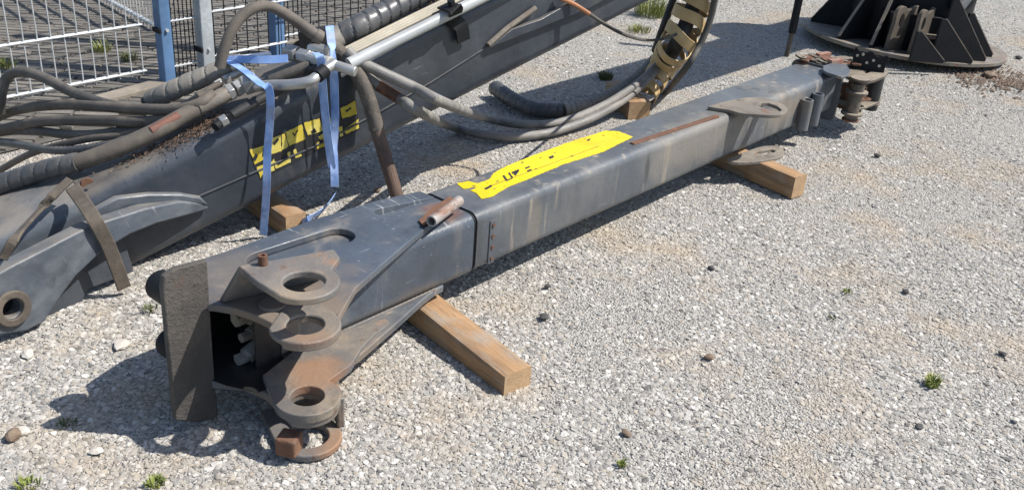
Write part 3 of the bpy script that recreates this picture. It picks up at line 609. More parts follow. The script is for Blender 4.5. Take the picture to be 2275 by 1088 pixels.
for quad in ([(0.5008, 0.1640, 0.2102), (0.5119, 0.1655, 0.2102), (0.4882, 0.1274, 0.2102), (0.4772, 0.1260, 0.2102)], [(0.5344, 0.1686, 0.2102), (0.5457, 0.1701, 0.2102), (0.5214, 0.1317, 0.2102), (0.5103, 0.1303, 0.2102)], [(0.5507, 0.1661, 0.2102), (0.5934, 0.1695, 0.2102), (0.5863, 0.1591, 0.2102), (0.5419, 0.1519, 0.2102)], [(0.5400, 0.1482, 0.2102), (0.5831, 0.1670, 0.2102), (0.5786, 0.1545, 0.2102), (0.5382, 0.1339, 0.2102)],
             [(0.6211, 0.1637, 0.2102), (0.6473, 0.1648, 0.2102), (0.6399, 0.1542, 0.2102), (0.6139, 0.1532, 0.2102)], [(0.6067, 0.1428, 0.2102), (0.6326, 0.1437, 0.2102), (0.6253, 0.1333, 0.2102), (0.5995, 0.1324, 0.2102)], [(0.4802, 0.1287, 0.2102), (0.5158, 0.1310, 0.2102), (0.5109, 0.1246, 0.2102), (0.4754, 0.1223, 0.2102)], [(0.7716, 0.1789, 0.2102), (0.7995, 0.1801, 0.2102), (0.7904, 0.1641, 0.2102), (0.7592, 0.1601, 0.2102)], [(0.3684, 0.1288, 0.2102), (0.4093, 0.1354, 0.2102), (0.4054, 0.1235, 0.2102), (0.3659, 0.1161, 0.2102)], [(1.0351, 0.2022, 0.2102), (1.0576, 0.2038, 0.2102), (1.0522, 0.1953, 0.2102), (1.0272, 0.1895, 0.2102)]):
    mb.plate(ragged(quad, .004, .0015, 5)[::-1], H+.0019, H+.0025)
mb.build('print_scrap', black_print, fb, 0)
# rusty bar along the top edge, then the two oblong lugs
mb = MB(); a, b = Vector((1.1446, 0.0672, 0.2140)), Vector((1.7403, 0.0347, 0.2140)); d = (b-a).normalized(); e = Vector((-d.y, d.x, 0))
mb.plate([a-e*.016, b-e*.016, b+e*.007, a+e*.007], H-.006, H+.006); mb.build('edge_bar', rust_steel, fb, 0, .003)
lc = (2.055, -.066)
lug_o = [(1.7784, 0.1044, 0.2240), (1.9438, 0.0915, 0.2240), (2.0857, 0.0441, 0.2240), (2.1207, -0.0217, 0.2240), (2.1040, -0.0889, 0.2240), (2.0550, -0.1381, 0.2240), (1.9824, -0.1597, 0.2240), (1.9178, -0.1412, 0.2240), (1.8648, -0.0870, 0.2240), (1.8177, -0.0297, 0.2240), (1.8145, 0.0173, 0.2240)]
hole_ = [(1.9837, -0.0316, 0.2240), (2.0345, -0.0222, 0.2240), (2.0594, -0.0405, 0.2240), (2.0515, -0.0892, 0.2240), (2.0200, -0.1274, 0.2240), (1.9924, -0.1372, 0.2240), (1.9742, -0.1161, 0.2240), (1.9694, -0.0747, 0.2240)]
mb = MB(); mb.plate([p[:2] for p in spline(lug_o+[lug_o[0]], 3)][:-1][::-1], H+.001, H+.017, [[p[:2] for p in hole_]]); mb.build('oblong_lug', dusty_steel, fb, 30, .003)
sh_ = lambda pts: [(p[0], p[1], 0) for p in pts]
low_o = [(1.8440, -0.0011, -0.0040), (2.0137, -0.0071, -0.0040), (2.1219, -0.0182, -0.0040), (2.1906, -0.0566, -0.0040), (2.1884, -0.0995, -0.0040), (2.1096, -0.1397, -0.0040), (2.0348, -0.1376, -0.0040), (1.9484, -0.1112, -0.0040), (1.8655, -0.0663, -0.0040), (1.8338, -0.0275, -0.0040)]
low_h = [(2.0110, -0.0409, -0.0040), (2.0717, -0.0451, -0.0040), (2.1307, -0.0693, -0.0040), (2.1316, -0.0919, -0.0040), (2.0932, -0.0981, -0.0040), (2.0313, -0.0782, -0.0040), (2.0053, -0.0578, -0.0040)]
mb = MB(); mb.plate([p[:2] for p in spline(low_o+[low_o[0]], 3)][:-1][::-1], -.018, -.003, [[p[:2] for p in low_h]]); mb.build('oblong_lug', dusty_steel, fb, 30, .003)
# twin guide tubes on the near face by the end plate
for q, dn_, top_ in (((2.5190, -0.0300, 0.1605), .03, .150), ((2.6344, -0.0300, 0.1592), .03, .158)):
    mb = MB(); mb.pipe((q[0], -.030, -.002), (q[0], -.030, top_), .029, .020, 20); mb.build('guide_tube', paint_side, fb)
mb = MB(); mb.box((2.50, -.012, .0), (2.56, -.001, .15)); mb.build('guide_gusset', dusty_steel, fb, 0, .003)
# end plate with its lip
mb = MB(); mb.plate(rrect(-.022, W+.02, -.050, H+.012, .03, 4), 2.918, 2.938, [rrect(.03, W-.03, .03, H-.03, .02, 3)], lambda p: (p[2], p[0], p[1])); mb.build('end_plate', paint_side, fb, 30, .003)
lip = [(2.8687, 0.0746, 0.2320), (2.9794, 0.0683, 0.2320), (2.9988, 0.0049, 0.2320), (2.9141, -0.0543, 0.2320), (2.8198, -0.0837, 0.2320), (2.7501, -0.0814, 0.2320), (2.7606, 0.0047, 0.2320), (2.7848, 0.0354, 0.2320)]
mb = MB(); mb.plate([p[:2] for p in lip][::-1], .2225, .237); mb.build('end_lip', paint_side, fb, 30, .003)
# chain wheel block at the boom end
def cyl(name, c, r, z0, z1, mat, seg=20, hole=0):
    m_ = MB(); m_.plate(circ(c[0], c[1], r, seg), z0, z1, [circ(c[0], c[1], hole, 12)] if hole else ()); return m_.build(name, mat, fb, 40, .003)
c1, c2 = (2.9339, -0.1053, 0.1750), (3.1422, -0.1188, 0.1800); c3 = (3.0359, -0.0178, 0.1100)
cyl('roller_pin', c1, .034, -.015, .176, chain_steel); cyl('roller_flange', c1, .056, .125, .138, chain_steel); cyl('roller_flange', c1, .056, .012, .024, chain_steel); cyl('roller_flange', c1, .044, -.022, -.012, rust_steel)
cyl('roller_pin', c2, .037, .0, .177, rubber_black); cyl('roller_flange', c2, .045, .03, .038, chain_steel)
cyl('roller', c3, .042, .09, .13, rust_steel); cyl('roller', c3, .030, .045, .09, rust_steel); cyl('roller', c3, .042, .005, .045, rust_steel)
bk = [(3.0802, 0.0624, 0.1950), (3.2261, 0.0862, 0.1950), (3.3016, 0.0136, 0.1950), (3.2643, -0.0850, 0.1950), (3.2267, -0.1397, 0.1950), (3.1413, -0.1592, 0.1950), (2.9984, -0.1549, 0.1950), (2.9140, -0.1329, 0.1950), (2.9151, -0.0773, 0.1950), (2.9669, 0.0017, 0.1950)]
mb = MB(); mb.plate([p[:2] for p in bk][::-1], .178, .195, [[p[:2] for p in ((3.1379, -0.0380, 0.1950), (3.1965, -0.0382, 0.1950), (3.1376, -0.0777, 0.1950), (3.0889, -0.0735, 0.1950))]]); mb.build('sheave_bracket', chain_steel, fb, 30, .003)
cyl('roller_flange', c1, .05, .197, .207, chain_steel)
random.seed(3)
for i in range(30):                      # links of the leaf chain folded over the end
    t = i/29; s_ = 2.93+.30*t+random.uniform(-.01, .01); y_ = .20-.20*t+random.uniform(-.05, .05)
    for k in range(2):
        z = .200+.012*k+random.uniform(0, .022)
        a = random.uniform(-.35, .35)+(.9 if k else 0)
        lk = slot((s_-.02*cos(a), y_-.02*sin(a)), (s_+.02*cos(a), y_+.02*sin(a)), .023, 6)
        m_ = MB(); m_.plate(lk, z, z+.010, [circ(s_-.018*cos(a), y_-.018*sin(a), .008, 10)]); m_.build('chain_link', chain_steel if i % 3 else rust_steel, fb, 30, .0015)
mb = MB(); mb.plate([p[:2] for p in bk][::-1], .040, .052); mb.build('sheave_bracket', chain_steel, fb, 30, .003)
c4, c5 = (3.2278, -0.0187, 0.1900), (3.1590, 0.0104, 0.1500); cyl('roller_pin', c4, .026, .02, .215, chain_steel); cyl('roller_pin', c5, .022, .0, .16, rust_steel); cyl('roller_flange', c4, .042, .135, .148, chain_steel); cyl('roller_flange', c4, .042, .075, .088, rust_steel)
for i in range(10):                     # links standing on edge round the pins
    a = random.uniform(-.5, .9); bx = [c1, c2, c4, c5][i % 4]; zz = .015+.018*i
    lk = slot((bx[0], bx[1]), (bx[0]+.07*cos(a), bx[1]+.07*sin(a)), .026, 6)
    m_ = MB(); m_.plate(lk, zz, zz+.008, [circ(bx[0]+.066*cos(a), bx[1]+.066*sin(a), .010, 10)]); m_.build('chain_link', chain_steel if i % 2 else rust_steel, fb, 30, .0015)
q0 = Vector((3.1266, 0.0282, 0.2200)); q1 = Vector((3.1865, -0.1302, 0.1800))
dl_ = Vector((q1.x-q0.x, q1.y-q0.y, 0)).normalized(); wave = []
ln = (Vector((q1.x, q1.y, 0))-Vector((q0.x, q0.y, 0))).length
for i in range(17): wave.append((ln*i/16, .105+.010*cos(i/16*2*pi*2.0)-.020*i/16))
pl = [(0, 0), (ln, 0)]+wave[::-1]
fch = lambda p: Vector((q0.x, q0.y, .19))+dl_*p[0]+Vector((-dl_.y, dl_.x, 0))*p[2]+Vector((0, 0, 1))*p[1]
mb = MB(); mb.plate(pl, -.006, .006, (), fch); mb.build('chain_plate', rust_steel if False else black_steel, fb, 30, .0025)
for i, (tx, tz) in enumerate(((.12, .075), (.28, .085), (.44, .045), (.62, .062), (.82, .038))):
    mb = MB(); mb.tube([fch((ln*tx, tz, -.009 if fch((0,0,-.009)).y < fch((0,0,.009)).y else .009)), fch((ln*tx, tz, 0))], .0075, 10); mb.build('rivet', bright, fb)
for q in ((3.0703, 0.1676, 0.2500), (3.0046, 0.0665, 0.2500)):
    mb = MB(); mb.box((-.05, -.014, 0), (.05, .014, .03), lambda p, q=q: Vector((q[0], q[1], .222))+Matrix.Rotation(-.25, 3, 'Z') @ Vector(p)); mb.build('red_clip', red_paint, fb, 0, .004)

# ------------------------------------------------------------------ the big boom behind
bb = empty('crane_boom', frame([[0.73414, 0.616017, 0.285589], [0.642788, -0.766044, 0.0], [-0.218774, -0.183573, 0.958352], [-1.275, 2.81, -0.006]]), 'large dark grey main crane boom carrying hoses and pipes, sloping up', 'crane boom')
BW = .34; HT = .372
P_b = rrect(0, BW, 0, .318, .055, 8); P_m = rrect(0, BW, 0, .366, .055, 8); P_e = rrect(0, BW, 0, .40, .055, 8)
mb = MB(); boxtube(mb, -.02, 1.45, P_b, P_m); boxtube(mb, 1.4502, 7.6, P_m, P_e); mb.build('boom_tube', dark_paint, bb, 50)
P_b0 = rrect(.02, BW-.03, .17, .31, .05, 8); P_b1 = rrect(.0, BW, .0, .318, .055, 8)
mb = MB(); boxtube(mb, -.52, -.022, P_b0, P_b1); mb.build('root_tube', root_paint, bb, 50)
# weld seam where the side plates meet
mb = MB(); wl = [(0.2999, -0.0020, 0.1435), (0.5040, -0.0020, 0.1319), (0.7571, -0.0020, 0.1163), (1.0563, -0.0020, 0.1254), (1.2912, -0.0020, 0.1400), (1.5760, -0.0020, 0.1709), (2.0911, -0.0020, 0.1396), (3.4, -.002, .155)]
mb.tube(wl, .0035, 8); mb.build('weld_seam', dark_paint, bb)
# doubler plate below the seam on the far part, with its slanted start
dp_ = [(1.5710, -0.0000, 0.1725), (1.6885, -0.0000, 0.2040), (1.8393, -0.0000, 0.1865), (3.4, 0, .29), (3.4, 0, .168), (2.0919, 0.0000, 0.1328)]
mb = MB(); mb.plate([(p[0], p[2]) for p in dp_], -.001, -.024, (), lambda p: (p[0], p[2], p[1])); mb.build('doubler_plate', dark_paint, bb, 30, .003)
mb = MB(); mb.tube([(1.5708, -0.0120, 0.1817), (1.6747, -0.0140, 0.2132), (1.8254, -0.0140, 0.2384)], .011, 8); mb.build('stiffener', dusty_steel, bb)
# cheek plate with the pin eye at the root
ck = [(-0.3861, -0.2563, 0.3397), (-0.3235, -0.2352, 0.3371), (-0.1961, -0.1924, 0.3180), (-0.0655, -0.1486, 0.2983), (0.1086, -0.0901, 0.2390), (0.2296, -0.0495, 0.1844), (0.3027, -0.0250, 0.1237), (0.3174, -0.0200, 0.0943), (0.2718, -0.0353, 0.1078), (0.1286, -0.0834, 0.1668), (0.0341, -0.1151, 0.1929), (-0.0719, -0.1508, 0.2017), (-0.1691, -0.1834, 0.1857), (-0.2513, -0.2110, 0.1533), (-0.3105, -0.2309, 0.1213), (-0.3652, -0.2492, 0.1319), (-0.4614, -0.2815, 0.1955)]
cO = Vector(ck[7]); cX = (Vector(ck[15])-cO).normalized(); cN = (cX.cross(Vector((0, 0, 1)))).normalized(); cN = cN if cN.y < 0 else -cN; cZ = cX.cross(cN).normalized()
c2d = lambda p: ((Vector(p)-cO).dot(cX), (Vector(p)-cO).dot(cZ))
c3d = lambda p: cO+cX*p[0]+cZ*p[1]+cN*p[2]
eye = c2d((-0.3685, -0.2503, 0.2251))
mb = MB(); mb.plate([c2d(p) for p in ck], -.062, 0, [circ(*eye, .030)], c3d); mb.build('cheek_plate', root_paint, bb, 30, .006, 3)
mb = MB(); mb.plate(circ(*eye, .055, 36), .001, .014, [circ(*eye, .031, 36)], c3d); mb.build('pin_eye', strap_steel, bb, 30, .004)
mb = MB(); mb.tube([c3d((*eye, -.060)), c3d((*eye, -.045))], .0296, 24); mb.build('pin_bore', black_steel, bb)
lk_ = [(-0.0712, -0.1294, 0.1869), (0.0357, -0.0935, 0.1780), (0.0007, -0.0631, 0.0303), (-0.1397, -0.1524, 0.0806), (-0.2518, -0.1900, 0.0039), (-0.3355, -0.2182, 0.0738), (-0.2519, -0.1901, 0.1382)]
mb = MB(); mb.plate([c2d(p) for p in lk_], -.075, -.064, (), c3d); mb.build('lower_skirt', dark_paint, bb, 30, .004)
# upper rib ending in a tongue
rb = [(-0.0283, -0.0300, 0.2784), (0.0569, -0.0300, 0.2837), (0.1501, -0.0300, 0.2468), (0.2423, -0.0300, 0.1964), (0.3032, -0.0300, 0.1482), (0.3160, -0.0300, 0.1110), (0.2711, -0.0300, 0.1435), (0.1320, -0.0300, 0.2027), (-0.0130, -0.0300, 0.2269)]
mb = MB(); mb.plate([(p[0], p[2]) for p in rb], -.001, -.03, (), lambda p: (p[0], p[2], p[1])); mb.build('side_rib', root_paint, bb, 30, .006)
# guard strap bowed round the side, and the strip crossing the root
mb = MB(); ribbon(mb, [(-0.0448, -0.0000, 0.3698), (-0.0441, -0.0300, 0.3531), (-0.0473, -0.1551, 0.3285), (-0.0460, -0.1653, 0.2288), (-0.0532, -0.1677, 0.1448), (-0.0620, -0.1601, 0.0535)], Vector((1, 0, .1)), .044, .010); mb.build('guard_strap', strap_steel, bb, 30, .003)
mb = MB(); ribbon(mb, [(-0.0381, 0.0100, 0.3909), (-0.1025, -0.0100, 0.3764), (-0.1669, -0.0300, 0.3565), (-0.2542, -0.2436, 0.4233), (-0.3219, -0.2558, 0.3812)], Vector((1, 0, .1)), .028, .009); mb.build('guard_strap', strap_steel, bb, 30, .003)
q = Vector((0.0022, 0.0300, 0.3716)); mb = MB(); mb.plate(arc(0, 0, .022, 0, 180, 10), -.006, .006, (), lambda p: q+Vector((p[0], p[2], p[1]-.03))); mb.build('hose_bracket', rust_steel, bb, 30, .003)
# worn print on the side
mb = MB()
def pr(pts, dn=.0012): mb.plate(ragged([(p[0], p[2]) for p in pts], .010, .0035, 2), -dn, -dn-.0008, (), lambda p: (p[0], p[2], p[1]))
pr([(0.5243, -0.0000, 0.2198), (0.5881, -0.0000, 0.2043), (0.5688, 0.0000, 0.1598), (0.5251, -0.0000, 0.1579)]); pr([(0.6035, -0.0000, 0.2225), (0.6485, 0.0000, 0.2169), (0.6324, -0.0000, 0.1595), (0.5897, -0.0000, 0.1679)]); pr([(0.6522, -0.0000, 0.2169), (0.6642, -0.0000, 0.2147), (0.6614, -0.0000, 0.1637), (0.6366, -0.0000, 0.1611)])
pr([(0.6695, -0.0000, 0.2196), (0.7350, -0.0000, 0.2173), (0.7307, 0.0000, 0.1594), (0.6651, -0.0000, 0.1637)]); pr([(0.7452, 0.0000, 0.2199), (0.8056, -0.0000, 0.2095), (0.8046, -0.0000, 0.1591), (0.7415, 0.0000, 0.1692)]); pr([(0.8441, -0.0000, 0.1929), (0.8629, -0.0000, 0.1915), (0.8564, -0.0000, 0.1586), (0.8392, -0.0000, 0.1593)]); pr([(0.8947, -0.0000, 0.2066), (0.9606, -0.0000, 0.2115), (0.9507, 0.0000, 0.1592), (0.8902, -0.0000, 0.1671)])
pr([(0.5271, 0.0000, 0.1436), (0.5620, -0.0000, 0.1406), (0.5499, -0.0000, 0.1165), (0.5240, -0.0000, 0.0995)]); pr([(0.5785, -0.0000, 0.1359), (0.5965, -0.0000, 0.1456), (0.5849, -0.0000, 0.1019), (0.5708, -0.0000, 0.1035)]); pr([(0.5942, -0.0000, 0.1392), (0.5903, 0.0000, 0.1068), (0.6515, 0.0000, 0.1019), (0.6617, -0.0000, 0.1427), (0.6500, -0.0000, 0.1410), (0.6465, -0.0000, 0.1199), (0.6033, -0.0000, 0.1230)]); pr([(0.6744, -0.0000, 0.1420), (0.6724, -0.0000, 0.1085), (0.6976, -0.0000, 0.1052), (0.6972, -0.0000, 0.1151), (0.6832, -0.0000, 0.1183), (0.6851, 0.0000, 0.1404)])
pr([(0.7806, 0.0000, 0.1441), (0.8102, -0.0000, 0.1468), (0.7964, -0.0000, 0.0978), (0.7612, -0.0000, 0.1019), (0.7666, -0.0000, 0.1243), (0.7846, -0.0000, 0.1268)]); pr([(0.8289, -0.0000, 0.1145), (0.8550, -0.0000, 0.1170), (0.8547, -0.0000, 0.1036), (0.8269, -0.0000, 0.1019)]); pr([(0.8668, -0.0000, 0.1421), (0.8802, -0.0000, 0.1413), (0.8738, -0.0000, 0.1019), (0.8592, -0.0000, 0.1053)]); pr([(0.8818, 0.0000, 0.1213), (0.9396, 0.0000, 0.1357), (0.9521, 0.0000, 0.1375), (0.9436, -0.0000, 0.1028), (0.8862, -0.0000, 0.1036)])
mb.build('yellow_print', yellow_old, bb, 0)
mb = MB()
for qd in ([(0.5234, 0.0000, 0.1831), (0.5422, -0.0000, 0.1959), (0.5469, -0.0000, 0.1841), (0.5290, 0.0000, 0.1690)], [(0.5716, -0.0000, 0.2033), (0.5803, -0.0000, 0.2026), (0.5676, 0.0000, 0.1717), (0.5610, -0.0000, 0.1732)], [(0.6123, -0.0000, 0.2014), (0.6344, -0.0000, 0.2128), (0.6374, 0.0000, 0.2057), (0.6163, -0.0000, 0.1920)], [(0.6899, -0.0000, 0.2040), (0.6950, -0.0000, 0.1865), (0.7153, -0.0000, 0.2027), (0.7132, -0.0000, 0.2075), (0.6983, -0.0000, 0.1961), (0.6946, -0.0000, 0.2072)], [(0.7593, -0.0000, 0.1774), (0.7765, -0.0000, 0.1841), (0.7805, -0.0000, 0.1671), (0.7631, -0.0000, 0.1661)], [(0.6017, 0.0000, 0.1238), (0.6276, -0.0000, 0.1296), (0.6285, -0.0000, 0.1215), (0.6041, -0.0000, 0.1149)], [(0.6361, -0.0000, 0.1329), (0.6478, 0.0000, 0.1345), (0.6481, 0.0000, 0.1248), (0.6365, -0.0000, 0.1231)], [(0.7796, -0.0000, 0.1293), (0.7933, -0.0000, 0.1302), (0.7918, -0.0000, 0.1194), (0.7781, -0.0000, 0.1185)], [(0.8986, -0.0000, 0.1247), (0.9251, -0.0000, 0.1273), (0.9248, -0.0000, 0.1197), (0.8977, 0.0000, 0.1154)], [(0.9096, 0.0000, 0.1920), (0.9342, 0.0000, 0.1956), (0.9356, 0.0000, 0.1873), (0.9110, 0.0000, 0.1838)]):
    pr(qd, .0024)
mb.build('print_scrap', black_print, bb, 0)
mb = MB(); pr([(0.5209, 0.0000, 0.2251), (0.9633, -0.0000, 0.2140), (0.9450, -0.0000, 0.0943), (0.5232, -0.0000, 0.0922)], .0004); mb.build('print_ground', black_print, bb, 0)
# pipes along the top
def cpt(x, y, w_): pass
a, b = Vector((0.9951, -0.0654, 0.3850)), Vector((1.5476, -0.0354, 0.3850)); d = (b-a).normalized()
mb = MB(); mb.tube([a-d*.05, b+d*1.6], .0215, 20); mb.build('return_pipe', pipe_paint, bb)
for i, (x0, y0, x1, y1) in enumerate(((772, 116, 975, 8), (776, 103, 960, 6), (779, 94, 945, 4), (783, 85, 930, 2))):
    a, b = Vector((0.9996, 0.0348, 0.3800)), Vector((1.4713, 0.0760, 0.3800)); e = Vector((-d.y, d.x, 0))
    off = -e*(.002+i*.019)+Vector((0, 0, .016))
    mb = MB(); mb.tube([a+off-d*.06, b+off+d*1.5], .0072, 10); mb.build('thin_pipe', cream_pipe, bb)
# clamp folded over the edge
mb = MB(); ribbon(mb, [(1.4036, -0.0172, 0.4150), (1.4083, -0.0887, 0.4120), (1.4359, -0.0220, 0.3454), (1.4568, -0.0240, 0.3042), (1.4569, -0.0200, 0.2467)], [Vector((1, 0, 0))]*2, .060, .007); mb.build('pipe_clamp', black_steel, bb, 30, .002)
q = Vector((1.4116, -0.0639, 0.4120)); mb = MB(); mb.tube([q, q+Vector((0, 0, .03))], .016, 6); mb.build('clamp_nut', black_steel, bb)
# litter caught on top
random.seed(11); mb = MB()
for (px, n_, sp_) in (((1.4037, 0.1339, 0.3800), 260, (.16, .05)), ((1.2746, 0.1303, 0.3800), 120, (.2, .04)), ((0.3793, 0.0542, 0.3300), 200, (.13, .045)), ((0.2420, 0.0853, 0.3250), 150, (.12, .035)), ((0.4615, 0.0864, 0.3320), 160, (.07, .05)), ((1.1828, 0.0967, 0.3850), 60, (.05, .03))):
    for _ in range(n_*2):
        c = Vector(px)+Vector((random.gauss(0, sp_[0]*.6), random.gauss(0, sp_[1]*.6), abs(random.gauss(.002, .007))))
        L_ = random.uniform(.003, .009); a = random.uniform(0, 6.28); t_ = Vector((cos(a), sin(a), random.uniform(-.4, .5)))*L_; s_ = Vector((-sin(a), cos(a), random.uniform(-.5, .5)))*L_*.22
        mb.add([c-t_, c+s_, c+t_, c-s_+Vector((0, 0, .003))], [(0, 1, 2), (0, 2, 3)])
tag(mb.build('leaf_litter', debris_m, bb, 0), kind='stuff')

# ------------------------------------------------------------------ hoses, fittings and straps on the big boom
def hose(label, pts, r, mat, n=10, name='hose', group='hydraulic hoses', cat='hose', seg=14):
    m_ = MB(); m_.tube(spline(pts, n), r, seg); return tag(m_.build(name, mat), label, cat, group)
def root_at(name, p, label, cat, group=None):
    return empty(name, Matrix.Translation(p), label, cat, group)
def rel(root, pts): o = root.matrix_world.translation; return [Vector(p)-o for p in pts]

hose('upper brown hose crossing the left foreground of the big boom', [(-2.2235, 3.6786, 0.1213), (-2.0957, 3.6048, 0.2093), (-1.9097, 3.4772, 0.3004), (-1.6458, 3.3053, 0.3903), (-1.3481, 3.1511, 0.4496), (-1.1782, 3.0799, 0.4852), (-1.0960, 3.0701, 0.5125), (-1.0537, 3.1122, 0.5406)], .0195, rubber_brown)
hose('second brown hose just below the upper one at the left', [(-2.1639, 3.5714, 0.1352), (-1.9869, 3.4647, 0.2178), (-1.7730, 3.3373, 0.3048), (-1.4807, 3.1854, 0.3842), (-1.2866, 3.1063, 0.4237), (-1.1712, 3.0975, 0.4588), (-1.1231, 3.0980, 0.4804)], .0195, rubber_brown)
hose('third hose, short and dark, below the two brown hoses', [(-2.1912, 3.6165, 0.1167), (-1.9781, 3.4768, 0.2012), (-1.8030, 3.3502, 0.2587), (-1.6501, 3.2489, 0.2950), (-1.4977, 3.1735, 0.3363), (-1.3584, 3.1571, 0.3753), (-1.1893, 3.1430, 0.4321)], .0170, rubber)
hose('thin grey hose sweeping down to the left edge', [(-2.0674, 3.3556, 0.0324), (-1.9548, 3.2986, 0.1098), (-1.8198, 3.2602, 0.1959), (-1.6781, 3.1941, 0.2677), (-1.5206, 3.1490, 0.3263), (-1.3933, 3.1207, 0.3604), (-1.2486, 3.1285, 0.4158)], .0130, rubber_brown)
hose('bowed grey hose arching up in front of the wire gate', [(-2.0438, 3.5200, 0.2571), (-2.0167, 3.5100, 0.3449), (-1.9888, 3.5234, 0.4060), (-1.9131, 3.4936, 0.4384), (-1.8095, 3.4396, 0.4413), (-1.6856, 3.3671, 0.4244), (-1.5537, 3.2746, 0.4263), (-1.4156, 3.1966, 0.4325)], .0195, rubber)
# ribbed sleeve at the far left
r_ = root_at('hose', Vector((-1.9985, 3.4664, 0.1528)), 'dark ribbed hose sleeve lying low at the left edge', 'hose', 'hydraulic hoses')
m_ = MB(); spiral(m_, spline(rel(r_, [(-2.1930, 3.6124, 0.0947), (-1.9733, 3.4227, 0.1711), (-1.8085, 3.2801, 0.2231), (-1.6864, 3.1902, 0.2546), (-1.5544, 3.1409, 0.2858), (-1.4069, 3.1077, 0.3339)]), 12), .016, .022); m_.build('spiral_sleeve', wrap_black, r_, 24)
# main hose: spiral wrap, worn red patch, steel ferrule and nuts
M0 = Vector((-1.2812, 2.9676, 0.4089))
mh = root_at('hose', M0, 'thick hose with spiral wrap, torn red patch and steel nuts', 'hose', 'hydraulic hoses')
P = rel(mh, [(-1.7781, 2.8216, 0.2257), (-1.6985, 2.8512, 0.2600), (-1.5677, 2.8736, 0.3098), (-1.4376, 2.8777, 0.3507), (-1.3207, 2.9122, 0.3945), (-1.2171, 2.9653, 0.4387), (-1.1479, 3.0336, 0.4728), (-1.0929, 3.0810, 0.4996)])
m_ = MB(); m_.tube(spline(P, 10), .0280, 18); m_.build('rubber_tube', rubber_brown, mh)
m_ = MB(); spiral(m_, spline(P[:4], 14), .0330, .046); m_.build('spiral_wrap', wrap_black, mh, 24)
a, b, c, d_, e_ = rel(mh, [(-1.0977, 3.0722, 0.4990), (-1.0172, 3.1427, 0.5340), (-1.0081, 3.1496, 0.5374), (-0.9790, 3.1754, 0.5510), (-0.9256, 3.1954, 0.5702)])
m_ = MB(); m_.tube([a, b], .0270, 18); m_.build('ferrule', dusty_steel, mh)
for p0, p1, rr2 in ((b, c+(d_-c)*.25, .031), (c+(d_-c)*.45, d_, .030), (d_+(e_-d_)*.15, e_, .036)):
    m_ = MB(); m_.tube([p0, p1], rr2, 6); m_.build('hex_nut', bright, mh, 20, .002)
q = rel(mh, [(-1.1381, 2.9221, 0.4792)])[0]; dd_ = (a-P[4]).normalized(); m_ = MB()
pa = [P[5]+(P[6]-P[5])*t+Vector((0.004, -.009, .0125)) for t in (-.12, .15, .45, .75, 1.0)]
m_.tube(spline(pa, 5), [.006]+[.0165]*3+[.0165]*(len(spline(pa, 5))-5)+[.006], 12); m_.build('torn_patch', red_rubber, mh)
# grey spiral wrapped hose running up to the fittings
r_ = root_at('hose', Vector((-1.1781, 3.2703, 0.5112)), 'grey spiral wrapped hose behind the fittings, near the galvanised post', 'hose', 'hydraulic hoses')
m_ = MB(); spiral(m_, spline(rel(r_, [(-1.3488, 3.2967, 0.4356), (-1.2835, 3.2832, 0.4688), (-1.2025, 3.2945, 0.5103), (-1.1265, 3.3183, 0.5426), (-1.0583, 3.3413, 0.5731)]), 12), .036, .048); m_.build('spiral_wrap', wrap_tan, r_, 24)
q0, q1 = rel(r_, [(-1.0626, 3.3392, 0.5717), (-1.0201, 3.3534, 0.5893)]); m_ = MB(); m_.tube([q0, q1], .031, 6); m_.build('hex_nut', bright, r_, 20, .002)
q0, q1 = rel(r_, [(-1.3736, 3.2941, 0.4242), (-1.3307, 3.2945, 0.4445)]); m_ = MB(); m_.tube([q0, q1], .020, 14); m_.build('bare_end', rubber_brown, r_)
# small hose with two nuts
r_ = root_at('hose', Vector((-1.0891, 3.1943, 0.5170)), 'thin dirty hose with small hex nuts above the thick hose', 'hose', 'hydraulic hoses')
m_ = MB(); m_.tube(spline(rel(r_, [(-1.1985, 3.1549, 0.4636), (-1.1489, 3.1776, 0.4897), (-1.0991, 3.2267, 0.5209), (-1.0745, 3.2525, 0.5315)]), 8), .0125, 12); m_.build('rubber_tube', rubber_brown, r_)
for x0, y0, x1, y1 in ((0, 0, 0, 0),): pass
pts_ = rel(r_, [(-1.0915, 3.2443, 0.5260), (-1.0753, 3.2661, 0.5339), (-1.0696, 3.2745, 0.5368), (-1.0539, 3.2934, 0.5440), (-1.0076, 3.3055, 0.5673)])
for p0, p1, rr2 in ((pts_[0], pts_[1], .016), (pts_[2], pts_[3], .017)):
    m_ = MB(); m_.tube([p0, p1], rr2, 6); m_.build('hex_nut', bright, r_, 20, .0015)
m_ = MB(); m_.tube([pts_[3], pts_[4]], .014, 12); m_.build('ferrule', bright, r_)
# black capped fitting on the edge
r_ = root_at('hose_coupling', Vector((-0.9669, 3.0434, 0.4951)), 'black hose coupling with a bright collar at the boom edge', 'coupling')
pts_ = rel(r_, [(-1.0139, 2.9834, 0.4677), (-1.0030, 3.0087, 0.4771), (-0.9852, 3.0216, 0.4868), (-0.9727, 3.0420, 0.4935), (-0.8981, 3.1048, 0.5330), (-0.8159, 3.1824, 0.5667)])
m_ = MB(); m_.tube(pts_[3:], .017, 14); m_.build('rubber_tube', rubber_black, r_)
m_ = MB(); m_.tube([pts_[1], pts_[2]], .021, 6); m_.build('hex_nut', bright, r_, 20, .002)
m_ = MB(); m_.tube([pts_[0], pts_[1]], .016, 12); m_.build('nozzle', black_steel, r_)
